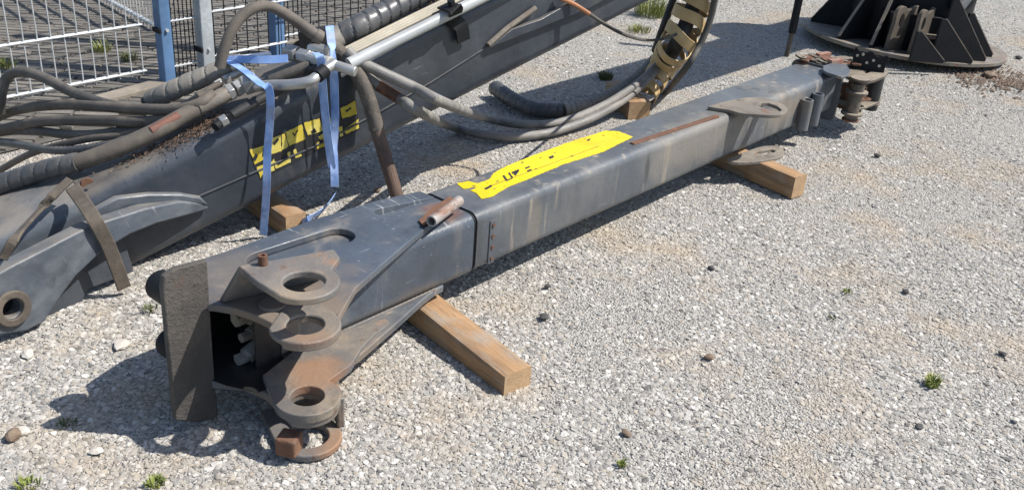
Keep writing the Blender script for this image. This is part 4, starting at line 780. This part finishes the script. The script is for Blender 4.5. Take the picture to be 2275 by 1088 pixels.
# bright elbow pipe
r_ = root_at('elbow_pipe', Vector((-0.8059, 3.1438, 0.5824)), 'bright bent elbow pipe under the blue strap', 'pipe')
m_ = MB(); m_.tube(spline(rel(r_, [(-0.9202, 3.1515, 0.5630), (-0.8685, 3.1457, 0.5737), (-0.7862, 3.1273, 0.5890), (-0.7234, 3.1233, 0.6077), (-0.6944, 3.1686, 0.6283), (-0.6565, 3.2124, 0.6505)]), 8), .0185, 18); m_.build('pipe', bright, r_)
pts_ = rel(r_, [(-0.7046, 3.1434, 0.6190), (-0.6852, 3.1768, 0.6330)]); m_ = MB(); m_.tube(pts_, .024, 14); m_.build('collar', black_steel, r_)
# manifold: a cluster of unions above the boom
r_ = root_at('hose_manifold', Vector((-0.7671, 3.3220, 0.6358)), 'cluster of bright unions and dark blocks tied by blue straps', 'manifold')
o_ = r_.matrix_world.translation
def un(name, p, q, rad, mat, seg=6, bev=.002): m2 = MB(); m2.tube(rel(r_, [p, q]), rad, seg); m2.build(name, mat, r_, 20, bev)
un('hex_nut', (-0.8540, 3.3484, 0.6367), (-0.8063, 3.3115, 0.6405), .031, bright); un('hex_nut', (-0.8002, 3.3060, 0.6409), (-0.7554, 3.2706, 0.6443), .026, bright); un('union_body', (-0.7554, 3.2706, 0.6443), (-0.6718, 3.2105, 0.6467), .024, pipe_paint, 16)
un('union_body', (-0.7644, 3.3132, 0.6661), (-0.7232, 3.2855, 0.6702), .02, bright, 8); un('hex_nut', (-0.7232, 3.2855, 0.6702), (-0.6928, 3.2615, 0.6725), .024, bright); un('union_body', (-0.6718, 3.2105, 0.6467), (-0.5820, 3.1879, 0.6315), .018, bright, 14)
un('dark_hose', (-0.8871, 3.2156, 0.5672), (-0.7507, 3.2475, 0.6253), .020, rubber, 14); un('dark_hose', (-0.8098, 3.2588, 0.5931), (-0.6960, 3.2133, 0.6312), .016, rubber_black, 14)
m2 = MB(); m2.box((-.06, -.05, -.03), (.07, .06, .045), lambda p: Vector((-0.7619, 3.4124, 0.6700))-o_+Vector((p[0]*.65+p[1]*.3, p[1]*.7+p[0]*.5, p[2]))); m2.build('valve_block', black_steel, r_, 0, .005)
m2 = MB(); m2.box((-.05, -.02, -.02), (.05, .02, .02), lambda p: Vector((-0.8273, 3.4090, 0.6492))-o_+Vector((p[0]*.7, p[1]+p[0]*.6, p[2]))); m2.build('valve_block', dusty_steel, r_, 0, .005)
un('white_cap', (-1.0482, 3.3396, 0.5959), (-0.9092, 3.3111, 0.6326), .0125, white_web, 12)
# big black spiral wrapped hose on top
r_ = root_at('hose', Vector((-0.5982, 3.5596, 0.7303)), 'big black spiral wrapped hose along the top of the boom', 'hose', 'hydraulic hoses')
m_ = MB(); spiral(m_, spline(rel(r_, [(-0.6804, 3.4412, 0.6889), (-0.6164, 3.4711, 0.7197), (-0.5320, 3.5669, 0.7573), (-0.4297, 3.6866, 0.8036), (-0.2414, 3.8953, 0.8865)]), 12), .044, .05); m_.build('spiral_wrap', wrap_black, r_, 24)
m_ = MB(); m_.tube(rel(r_, [(-0.7125, 3.4117, 0.6707), (-0.6748, 3.4468, 0.6912)]), .042, 20); m_.build('cuff', wrap_tan, r_)
# arching hose, bound with tape, ending on the gravel
ah = root_at('hose', Vector((-0.7605, 3.3723, 0.7048)), 'tan arching hose rising over the fittings and dropping to the gravel', 'hose', 'hydraulic hoses')
P = rel(ah, [(-1.0435, 3.1609, 0.6189), (-1.0280, 3.1739, 0.6792), (-0.9945, 3.2020, 0.7598), (-0.9453, 3.2433, 0.8077), (-0.8947, 3.2857, 0.8098), (-0.8260, 3.3173, 0.7658), (-0.7507, 3.3283, 0.7116), (-0.6808, 3.3347, 0.6669), (-0.6108, 3.3021, 0.6127), (-0.5608, 3.2918, 0.5201), (-0.5199, 3.2739, 0.3932), (-0.4767, 3.2579, 0.2624), (-0.4343, 3.2283, 0.1486)])
m_ = MB(); pt = spline(P, 10); m_.tube(pt, [.0190+.0060*min(1, max(0, (i/len(pt)-.35)/.25)) for i in range(len(pt))], 16); m_.build('rubber_tube', rubber_brown, ah)
m_ = MB(); spiral(m_, spline(P[6:11], 12), .0275, .06, 18, .06); m_.build('tape_wrap', rubber_brown, ah, 24)
m_ = MB(); m_.tube(spline(P[10:], 8), .0250, 16); m_.build('rusty_tip', rust_steel, ah)
# long loops in front of the boom
hose('upper grey hose loop hanging from the boom to the yellow coil', [(-0.6354, 3.3075, 0.6711), (-0.5878, 3.3083, 0.6324), (-0.5094, 3.3219, 0.5951), (-0.3956, 3.3260, 0.5478), (-0.2781, 3.3071, 0.5040), (-0.1699, 4.3568, 0.1000), (0.0044, 4.4142, 0.0600), (0.2029, 4.5071, 0.0600), (0.4111, 4.7148, 0.0900), (0.5776, 4.8806, 0.1600), (0.6922, 5.0417, 0.2200), (0.7883, 5.2143, 0.2800)], .0205, rubber_grey, 10)
lh = root_at('hose', Vector((-0.1207, 4.3217, 0.0300)), 'lower hose loop with a rusty start, lying on the gravel', 'hose', 'hydraulic hoses')
P = rel(lh, [(-0.5939, 3.3424, 0.5859), (-0.5289, 3.3447, 0.5400), (-0.4541, 3.3421, 0.4992), (-0.3595, 3.3171, 0.4567), (-0.3373, 4.3158, 0.0600), (-0.2064, 4.3075, 0.0350), (-0.0555, 4.3111, 0.0300), (0.1385, 4.4120, 0.0300), (0.3416, 4.6030, 0.0500), (0.5337, 4.8267, 0.1000), (0.6531, 4.9563, 0.1800), (0.7641, 5.1689, 0.2400)])
m_ = MB(); m_.tube(spline(P, 10), .0205, 16); m_.build('rubber_tube', rubber_grey, lh)
m_ = MB(); m_.tube(spline(P[1:3]+[P[2]+(P[3]-P[2])*.2], 8), .0215, 16); m_.build('rusty_sleeve', rust_steel, lh)
# wrapped hose on the ground
r_ = root_at('hose', Vector((0.1612, 4.7323, 0.0400)), 'thick spiral wrapped hose on the gravel in the shade of the boom', 'hose', 'hydraulic hoses')
P = rel(r_, [(-0.1563, 5.0097, 0.0500), (-0.0523, 4.8217, 0.0500), (0.0676, 4.6942, 0.0500), (0.2065, 4.7059, 0.0500), (0.3487, 4.8137, 0.0600), (0.4966, 4.9666, 0.0900), (0.6206, 5.0912, 0.1500), (0.7236, 5.2303, 0.2200), (0.8118, 5.4063, 0.2700)])
m_ = MB(); spiral(m_, spline(P[:4], 12), .041, .05); m_.build('spiral_wrap', wrap_black, r_, 24)
m_ = MB(); spiral(m_, spline(P[3:], 12), .036, .034); m_.build('spiral_wrap', wrap_tan, r_, 24)
# yellow coil guard standing up out of the shade
yc = root_at('coil_guard', Vector((0.6941, 5.1388, 0.0000)), 'yellow plastic spiral hose guard rising out of the frame', 'hose guard')
P = rel(yc, [(0.6322, 4.9216, 0.0400), (0.6886, 5.0409, 0.1200), (0.7543, 5.1117, 0.2300), (0.7834, 4.9500, 0.3972), (0.8219, 4.9800, 0.5105), (0.8458, 5.0000, 0.6006), (0.8756, 5.0300, 0.7337), (0.8980, 5.0600, 0.9088)])
pth = resample(spline(P, 16), .004)[22:]; nturn = .092; m_ = MB(); R_ = .086; cur = []
T0 = None; U = Vector((1, 0, 0)); vs = []; bw = .060
for i, p in enumerate(pth):
    t = (pth[min(i+1, len(pth)-1)]-pth[max(i-1, 0)]).normalized(); U = (U-t*U.dot(t)).normalized(); Wv = t.cross(U)
    a = -2*pi*i*.004/nturn+.6; rd = U*cos(a)+Wv*sin(a); rk = R_*(.60+.40*min(1, i*.004/.34))
    for rr2, s_ in ((rk, -.5), (rk+.007, -.5), (rk+.007, .5), (rk, .5)): vs.append(p+rd*rr2+t*s_*bw)
k = len(pth)
m_.add(vs, [(4*i+j, 4*i+(j+1) % 4, 4*i+4+(j+1) % 4, 4*i+4+j) for i in range(k-1) for j in range(4)]+[(0, 1, 2, 3), tuple(4*k-4+j for j in range(4))]); m_.build('spiral_band', yellow_plastic, yc, 30, .0015)
m_ = MB(); m_.tube(spline(P[2:], 8), .040, 16); m_.build('inner_hose', rubber_black, yc)
hose('flat black hose rising just left of the yellow coil', [(0.7126, 5.2861, 0.2500), (0.7096, 5.1000, 0.4019), (0.7446, 5.1200, 0.5437), (0.7759, 5.1500, 0.6808)], .020, rubber_black)
hose('black hose curving down right of the yellow coil to the timber', [(0.9264, 4.9000, 0.7616), (0.9257, 4.9000, 0.6279), (0.9169, 4.9000, 0.5133), (0.8835, 4.8800, 0.3995), (0.8255, 4.8400, 0.2878), (0.7909, 5.1697, 0.0500), (0.6713, 4.9386, 0.0300)], .0175, rubber)
r_ = root_at('cable', Vector((0.2284, 4.0062, 0.7278)), 'thin cable with an orange start dropping to the yellow coil', 'cable')
P = rel(r_, [(0.1104, 3.9464, 0.7798), (0.1787, 3.9776, 0.7489), (0.2480, 3.9835, 0.7120), (0.3244, 3.9432, 0.6788), (0.4000, 3.8238, 0.6733), (0.6001, 4.7500, 0.4341), (0.6979, 4.8200, 0.4353), (0.7592, 4.8700, 0.4483)])
m_ = MB(); m_.tube(spline(P, 8), .0075, 10); m_.build('sheath', rubber, r_); m_ = MB(); m_.tube(spline(P[:3], 8), .0095, 10); m_.build('orange_sheath', orange_m, r_)

# blue webbing straps
def strap(label, pts, wdir, width=.034):
    m_ = MB(); ribbon(m_, pts, wdir, width); return tag(m_.build('webbing_strap', blue_web, None, 40), label, 'strap', 'blue webbing straps')
UX = Vector((.67, .73, .1)); CX = Vector((1, 0, 0))
strap('blue strap hanging in front of the left half of the yellow print', [(-1.0778, 3.3303, 0.5978), (-0.9814, 3.2204, 0.5988), (-0.8880, 3.0956, 0.5937), (-0.8552, 3.0839, 0.5779), (-0.8591, 3.0937, 0.4787), (-0.8715, 3.0833, 0.3500), (-0.8761, 3.0664, 0.2207), (-0.9126, 3.1235, 0.0100)], [UX, UX, UX, CX, CX, CX, CX, CX], .027)
strap('short blue strap running across to the bright unions', [(-1.0750, 3.3214, 0.5988), (-0.9952, 3.2993, 0.6128), (-0.9160, 3.2748, 0.6241), (-0.8380, 3.2825, 0.6330)], [Vector((.2, .5, 1))]*2, .028)
strap('blue strap from the union, left one of the close pair', [(-0.7278, 3.2207, 0.6776), (-0.7011, 3.1825, 0.6711), (-0.7053, 3.2227, 0.5794), (-0.6991, 3.2279, 0.4627), (-0.6899, 3.2357, 0.3414), (-0.6777, 3.2329, 0.2523)], [CX, CX], .029)
strap('twisted blue strap, right one of the close pair', [(-0.7051, 3.3571, 0.7402), (-0.6891, 3.3006, 0.7121), (-0.6719, 3.2377, 0.6900), (-0.6691, 3.2466, 0.5751), (-0.6692, 3.2531, 0.4398), (-0.6734, 3.2495, 0.3202), (-0.6655, 3.2170, 0.1831)], [CX, Vector((.9, .4, 0)), Vector((.2, .9, .3)), CX, CX, Vector((.7, .6, 0)), CX], .029)
strap('loose blue strap tail twisted on the gravel by the short timber', [(-0.7222, 3.4889, 0.0300), (-0.7245, 3.3119, 0.0500), (-0.7229, 3.1369, 0.1000), (-0.7362, 3.0663, 0.1100), (-0.7973, 3.2204, 0.0200)], [Vector((.3, .8, .5)), Vector((.5, .6, .6)), Vector((.2, .2, 1))], .036)

# ------------------------------------------------------------------ upright pole and slewing base, right background
q = Vector((1.7482, 6.3903, 0.0000)); tpole = Vector((.055, .06, 1)).normalized(); r_ = root_at('steel_pole', q, 'dark upright steel pole standing in the shade', 'pole')
m_ = MB(); m_.tube([Vector((0, 0, 0)), Vector((.004, .0, .16))], .017, 14); m_.build('pole_foot', strap_steel, r_)
m_ = MB(); m_.tube([Vector((.004, 0, .155)), Vector((.02, .01, 1.5))], .026, 16); m_.build('pole_tube', black_steel, r_)

sb = root_at('slewing_base', Vector((2.70, 6.93, .0)), 'black crane slewing base with welded ribs on a round flange', 'slewing base')
sb.rotation_euler = (radians(-1.5), radians(2.0), 0)
R_f = .70
m_ = MB(); m_.plate(circ(0, 0, R_f, 72), .035, .062, [circ(0, 0, .30, 40)]); m_.build('flange', dusty_steel, sb, 30, .004)
m_ = MB(); m_.plate(circ(0, 0, .40, 48), .062, .47, [circ(0, 0, .37, 48)]); m_.build('drum', black_steel, sb, 30, .004)
m_ = MB(); m_.plate(circ(0, 0, .44, 48), .47, .50, [circ(0, 0, .34, 48)]); m_.build('top_ring', black_steel, sb, 30, .004)
m_ = MB(); m_.plate(circ(0, .02, .33, 40), .40, 1.5); m_.build('column', black_steel, sb, 40)
def rib_at(foot, dv, ln, hh_):
    foot = Vector((foot[0], foot[1], 0)); sv = Vector((-dv.y, dv.x, 0))
    m_ = MB(); m_.plate([(0, .062), (ln, .062), (ln, .062+hh_), (ln-.03, .062+hh_), (0, .080)], -.010, .010, (), lambda p: foot+dv*p[0]+up*p[1]+sv*p[2]); m_.build('rib', black_steel, sb, 0, .002)
    e0 = foot+up*.084-dv*.004; e1 = foot+dv*(ln-.03)+up*(.066+hh_)-dv*.004; q = (up*ln+dv*-hh_).normalized()*.006
    m_ = MB(); m_.add([e0+sv*.0105, e0-sv*.0105, e1-sv*.0105, e1+sv*.0105, e0+sv*.0105-q, e0-sv*.0105-q, e1-sv*.0105-q, e1+sv*.0105-q], [(0, 1, 2, 3), (7, 6, 5, 4), (0, 4, 5, 1), (2, 6, 7, 3), (1, 5, 6, 2), (0, 3, 7, 4)]); m_.build('rib_edge', dusty_steel, sb, 0)
SBO = Vector((2.70, 6.93, 0))
for q, ln, hh_ in (((2.6967, 6.1780, 0.0600), .24, .19), ((2.9256, 6.2736, 0.0600), .30, .27), ((3.0619, 6.3882, 0.0600), .36, .40), ((3.1864, 6.5709, 0.0600), .26, .28)):
    rib_at(Vector(q)-SBO, Vector((-.985, -.17, 0)), ln, hh_)
for a in (-150, -128, 20, 60, 160, 110):
    ar = radians(a); dv = Vector((cos(ar), sin(ar), 0)); rib_at(dv*.66, -dv, .265, .40)
m_ = MB(); m_.plate([(-.30, -.47), (.16, -.47), (.30, -.30), (.30, .30), (-.30, .30)], .062, .30); m_.build('housing', black_steel, sb, 0, .006)
for a, tw in ((-117, -.75), (-103, -.75)):                      # twin lugs with oval eyes
    ar = radians(a); ctr = Vector((cos(ar), sin(ar), 0))*.56; dv = Vector((cos(ar+tw+.2), sin(ar+tw+.2), 0)); sv = Vector((-dv.y, dv.x, 0)); ctr = ctr-dv*.53
    lo = [(.39, .062), (.60, .062), (.585, .24)]+arc(.535, .30, .055, 0, 150, 8)+[(.39, .36)]
    hl = arc(.525, .26, .022, 0, 345, 15, .045)
    m_ = MB(); m_.plate(lo, -.014, .014, [hl], lambda p: ctr+dv*p[0]+up*p[1]+sv*p[2]); m_.build('lug', strap_steel, sb, 30, .003)
m_ = MB(); m_.box((-.10, -.5, .16), (.13, -.46, .19)); m_.build('cross_bar', dusty_steel, sb, 0, .003)
for i in range(7):
    m_ = MB(); zc = .52+i*.042; ang = i*pi/2
    lp = [Vector((.0+.010*cos(t)*(1 if i % 2 else 0), -.36-.0, zc+.026*sin(t)))+Vector((0, .010*cos(t)*(0 if i % 2 else 1), 0)) for t in [2*pi*k/14 for k in range(15)]]
    m_.tube(lp, .0045, 6); m_.build('chain_link', bright, sb)
m_ = MB(); m_.tube([(.12, -.44, .36), (.30, -.30, .62)], .045, 18); m_.build('cylinder_body', paint_side, sb); m_ = MB(); m_.tube([(.30, -.30, .62), (.52, -.12, .95)], .026, 16); m_.build('cylinder_rod', bright, sb)
for j in range(3):
    m_ = MB(); m_.tube(spline([(-.12+.03*j, -.43, .52), (.0, -.47-.02*j, .50+.02*j), (.10, -.46, .52+.02*j), (.2+.03*j, -.40, .53), (.36, -.28, .50), (.5, -.05+.05*j, .52)], 8), .011, 10); m_.build('hose', rubber_brown, sb)
m_ = MB(); m_.tube(spline([(.50, .0, 1.0), (.57, -.05, .8), (.58, -.02, .62), (.5, .05, .52)], 8), .012, 10); m_.build('hose', rubber_grey, sb)

# ------------------------------------------------------------------ loose soil, stones and tufts
random.seed(21); mb = MB(); c0 = Vector((3.1514, 6.1753, 0.0000))
for _ in range(900):
    c = c0+Vector((random.gauss(0, .22), random.gauss(0, .16), .004)); r = random.uniform(.004, .016)
    vs = [c+Vector((random.uniform(.6, 1.2)*r*cos(a), random.uniform(.6, 1.2)*r*sin(a), 0)) for a in (0, 1.3, 2.5, 3.8, 5.1)]+[c+up*r*.7]
    mb.add(vs, [(i, (i+1) % 5, 5) for i in range(5)])
tag(mb.build('loose_soil', stone_brown, None, 0), 'brown loose soil spread by the round flange', kind='stuff')
def stone(label, p, r, mat, sq=.5, seed=0):
    bm = bmesh.new(); bmesh.ops.create_icosphere(bm, subdivisions=2, radius=1)
    a = seed*1.7
    for v in bm.verts:
        k = 1+.35*noise.noise(v.co*1.3+Vector((seed*3.1, 0, 0))); x, y, z = v.co*k
        x *= 1.35; v.co = Vector((x*cos(a)-y*sin(a), x*sin(a)+y*cos(a), z*sq))*r
    me = bpy.data.meshes.new('stone'); bm.to_mesh(me); bm.free(); me.materials.append(mat)
    o = bpy.data.objects.new('stone', me); COL.objects.link(o); o.location = Vector(p)+up*(r*sq*.5+.003)
    tag(o, label, 'stone', 'loose stones on the gravel')
for i, (lb, p, r, mt, sq) in enumerate((
    ('dark flat stone right of the front timber', (0.1235, 2.7047, 0.0000), .022, stone_dark, .35), ('small dark stone above the front timber, nearest the boom', (0.1337, 2.9077, 0.0000), .013, stone_dark, .7),
    ('dark stone in the open gravel below the far timber', (0.7404, 3.1445, 0.0000), .016, stone_dark, .6), ('brown clod in the middle of the open gravel', (0.6410, 2.5324, -0.0000), .019, stone_brown, .6),
    ('dark brown stone at the bottom centre of the gravel', (0.3499, 2.1146, 0.0000), .015, stone_brown, .6), ('dark stone in the gravel towards the right edge', (1.4362, 3.0766, 0.0000), .016, stone_dark, .6),
    ('dark stone close to the right edge of the gravel', (1.6238, 2.6905, 0.0000), .015, stone_dark, .6), ('long dark stone at the lower right', (1.1989, 2.2502, 0.0000), .016, stone_dark, .35),
    ('small black stone in the gravel beyond the far timber', (1.7773, 4.5154, 0.0000), .018, stone_dark, .7), ('brown lump of dirt beside the round flange', (3.0570, 6.2321, 0.0000), .06, stone_brown, .5),
    ('flat pale stone at the edge of the guard shadow', (-0.8826, 2.1318, 0.0000), .018, stone_light, .4), ('broken brown stone at the left edge', (-1.2201, 1.9084, 0.0000), .026, stone_brown, .8), ('pale tan stone beside the broken brown stone', (-1.2115, 1.9279, -0.0000), .022, stone_light, .6),
    ('pale flat stone left of the guard, half in shade', (-1.1267, 2.3541, 0.0000), .030, stone_light, .3), ('tan pebble low at the left, alone in the gravel', (-0.9971, 1.8762, 0.0000), .018, stone_light, .5), ('pale stone near the root of the big boom', (-1.3617, 2.2678, 0.0000), .024, stone_light, .5),
    ('small reddish stone behind the arching hose foot', (-0.5733, 3.6198, 0.0000), .018, stone_brown, .6), ('dark stone at the right of the yard shadow', (3.5017, 6.8215, 0.0000), .03, stone_dark, .5), ('white stone at the right edge', (1.5056, 2.3205, 0.0000), .013, stone_light, .6))):
    stone(lb, p, r*.72, mt, sq, i+1)
def tuft(label, p, rad, h, n, mat, cat='grass tuft', seed=0):
    random.seed(seed+40); m_ = MB()
    for _ in range(n):
        a = random.uniform(0, 6.28); r0 = rad*math.sqrt(random.random())*.8; b0 = Vector((cos(a)*r0, sin(a)*r0, 0)); L_ = h*random.uniform(.5, 1.1)
        o_ = Vector((cos(a+random.uniform(-.9, .9)), sin(a+random.uniform(-.9, .9)), 0))*L_*random.uniform(.2, .8); sv = Vector((-o_.y, o_.x, 0)).normalized()*random.uniform(.0012, .0026)
        m1 = b0+o_*.4+up*L_*.65; m2 = b0+o_+up*L_*random.uniform(.6, 1)
        m_.add([b0-sv, b0+sv, m1+sv, m1-sv, m2], [(0, 1, 2, 3), (3, 2, 4)])
    o = m_.build('grass_tuft', mat, None, 0); o.location = p; tag(o, label, cat, 'weeds in the gravel')
for i, (lb, p, rad, h, n, mt) in enumerate((
    ('bright grass tuft at the bottom edge below the guard plate', (-0.8136, 1.7774, 0.0000), .026, .022, 90, grass_m), ('bright grass tuft in the bottom left corner', (-1.1030, 1.7347, 0.0000), .035, .020, 80, grass_m),
    ('yellow green grass tuft in the gravel at the right', (1.3163, 2.4758, 0.0000), .026, .035, 110, grass_m), ('tiny green sprout at the bottom centre', (0.3285, 1.9819, 0.0000), .012, .022, 34, grass_m),
    ('thin pale weed right of the boom in open gravel', (1.2151, 3.0420, 0.0000), .022, .014, 40, grass_m), ('thin faded weed left of the pale weed', (1.1084, 2.8490, 0.0000), .016, .012, 26, grass_dry),
    ('dark round moss cushion in the shade behind the hoses', (0.4752, 5.5060, 0.0000), .048, .05, 300, grass_dry), ('leafy green weed patch under the raised boom', (0.9252, 7.3086, 0.0000), .16, .14, 420, grass_m), ('lower weed patch left of the yellow coil', (0.7822, 6.7587, 0.0000), .10, .05, 160, grass_m),
    ('weed growing from the paving behind the gate wires', (-2.3988, 5.2377, 0.0000), .06, .08, 150, grass_m), ('orange tinged weed behind the gate near the blue post', (-2.1878, 5.1105, 0.0000), .05, .07, 120, grass_dry), ('yellow weed behind the gate at the left edge', (-2.7332, 4.8275, 0.0000), .07, .07, 130, grass_m),
    ('faint weed in the gravel at the lower left', (-1.1138, 1.9719, 0.0000), .03, .015, 40, grass_dry), ('faint green weed by the tall guard', (-1.1172, 2.5606, 0.0000), .03, .02, 40, grass_dry))):
    tuft(lb, p, rad, h, n, mt, seed=i)

# ------------------------------------------------------------------ pieces that belong to a part hang from that part
def nest(child, parent):
    """each piece becomes a sub-part of the nearest fitting part of the same thing (parts carry no transform of their own)"""
    def ctr(o):
        v = [Vector(c) for c in o.bound_box]; return sum(v, Vector())/8
    for o in list(bpy.data.objects):
        if o.name.split('.')[0] != child or o.parent is None or o.parent.type != 'EMPTY': continue
        cand = [q for q in o.parent.children if q.name.split('.')[0] == parent and q is not o]
        if cand: o.parent = min(cand, key=lambda q: (ctr(q)-ctr(o)).length)
for c_, p_ in (('screw', 'wear_pad'), ('rivet', 'chain_plate'), ('rib_edge', 'rib'), ('print_line', 'yellow_print'), ('print_scrap', 'yellow_print'), ('grease_stub', 'clevis_ear'), ('stop_block', 'clevis_ear'),
               ('pin_bore', 'cheek_plate'), ('clamp_nut', 'pipe_clamp'), ('post_cap', 'post_tube'), ('clamp', 'post_tube'), ('bolt', 'post_tube'), ('torn_patch', 'rubber_tube'), ('roller_flange', 'roller_pin'), ('end_grain', 'beam'),
               ('rust_shim', 'pipe_stub'), ('collar', 'pipe'), ('rusty_tip', 'rubber_tube'), ('rusty_sleeve', 'rubber_tube'), ('orange_sheath', 'sheath'), ('end_lip', 'end_plate')): nest(c_, p_)
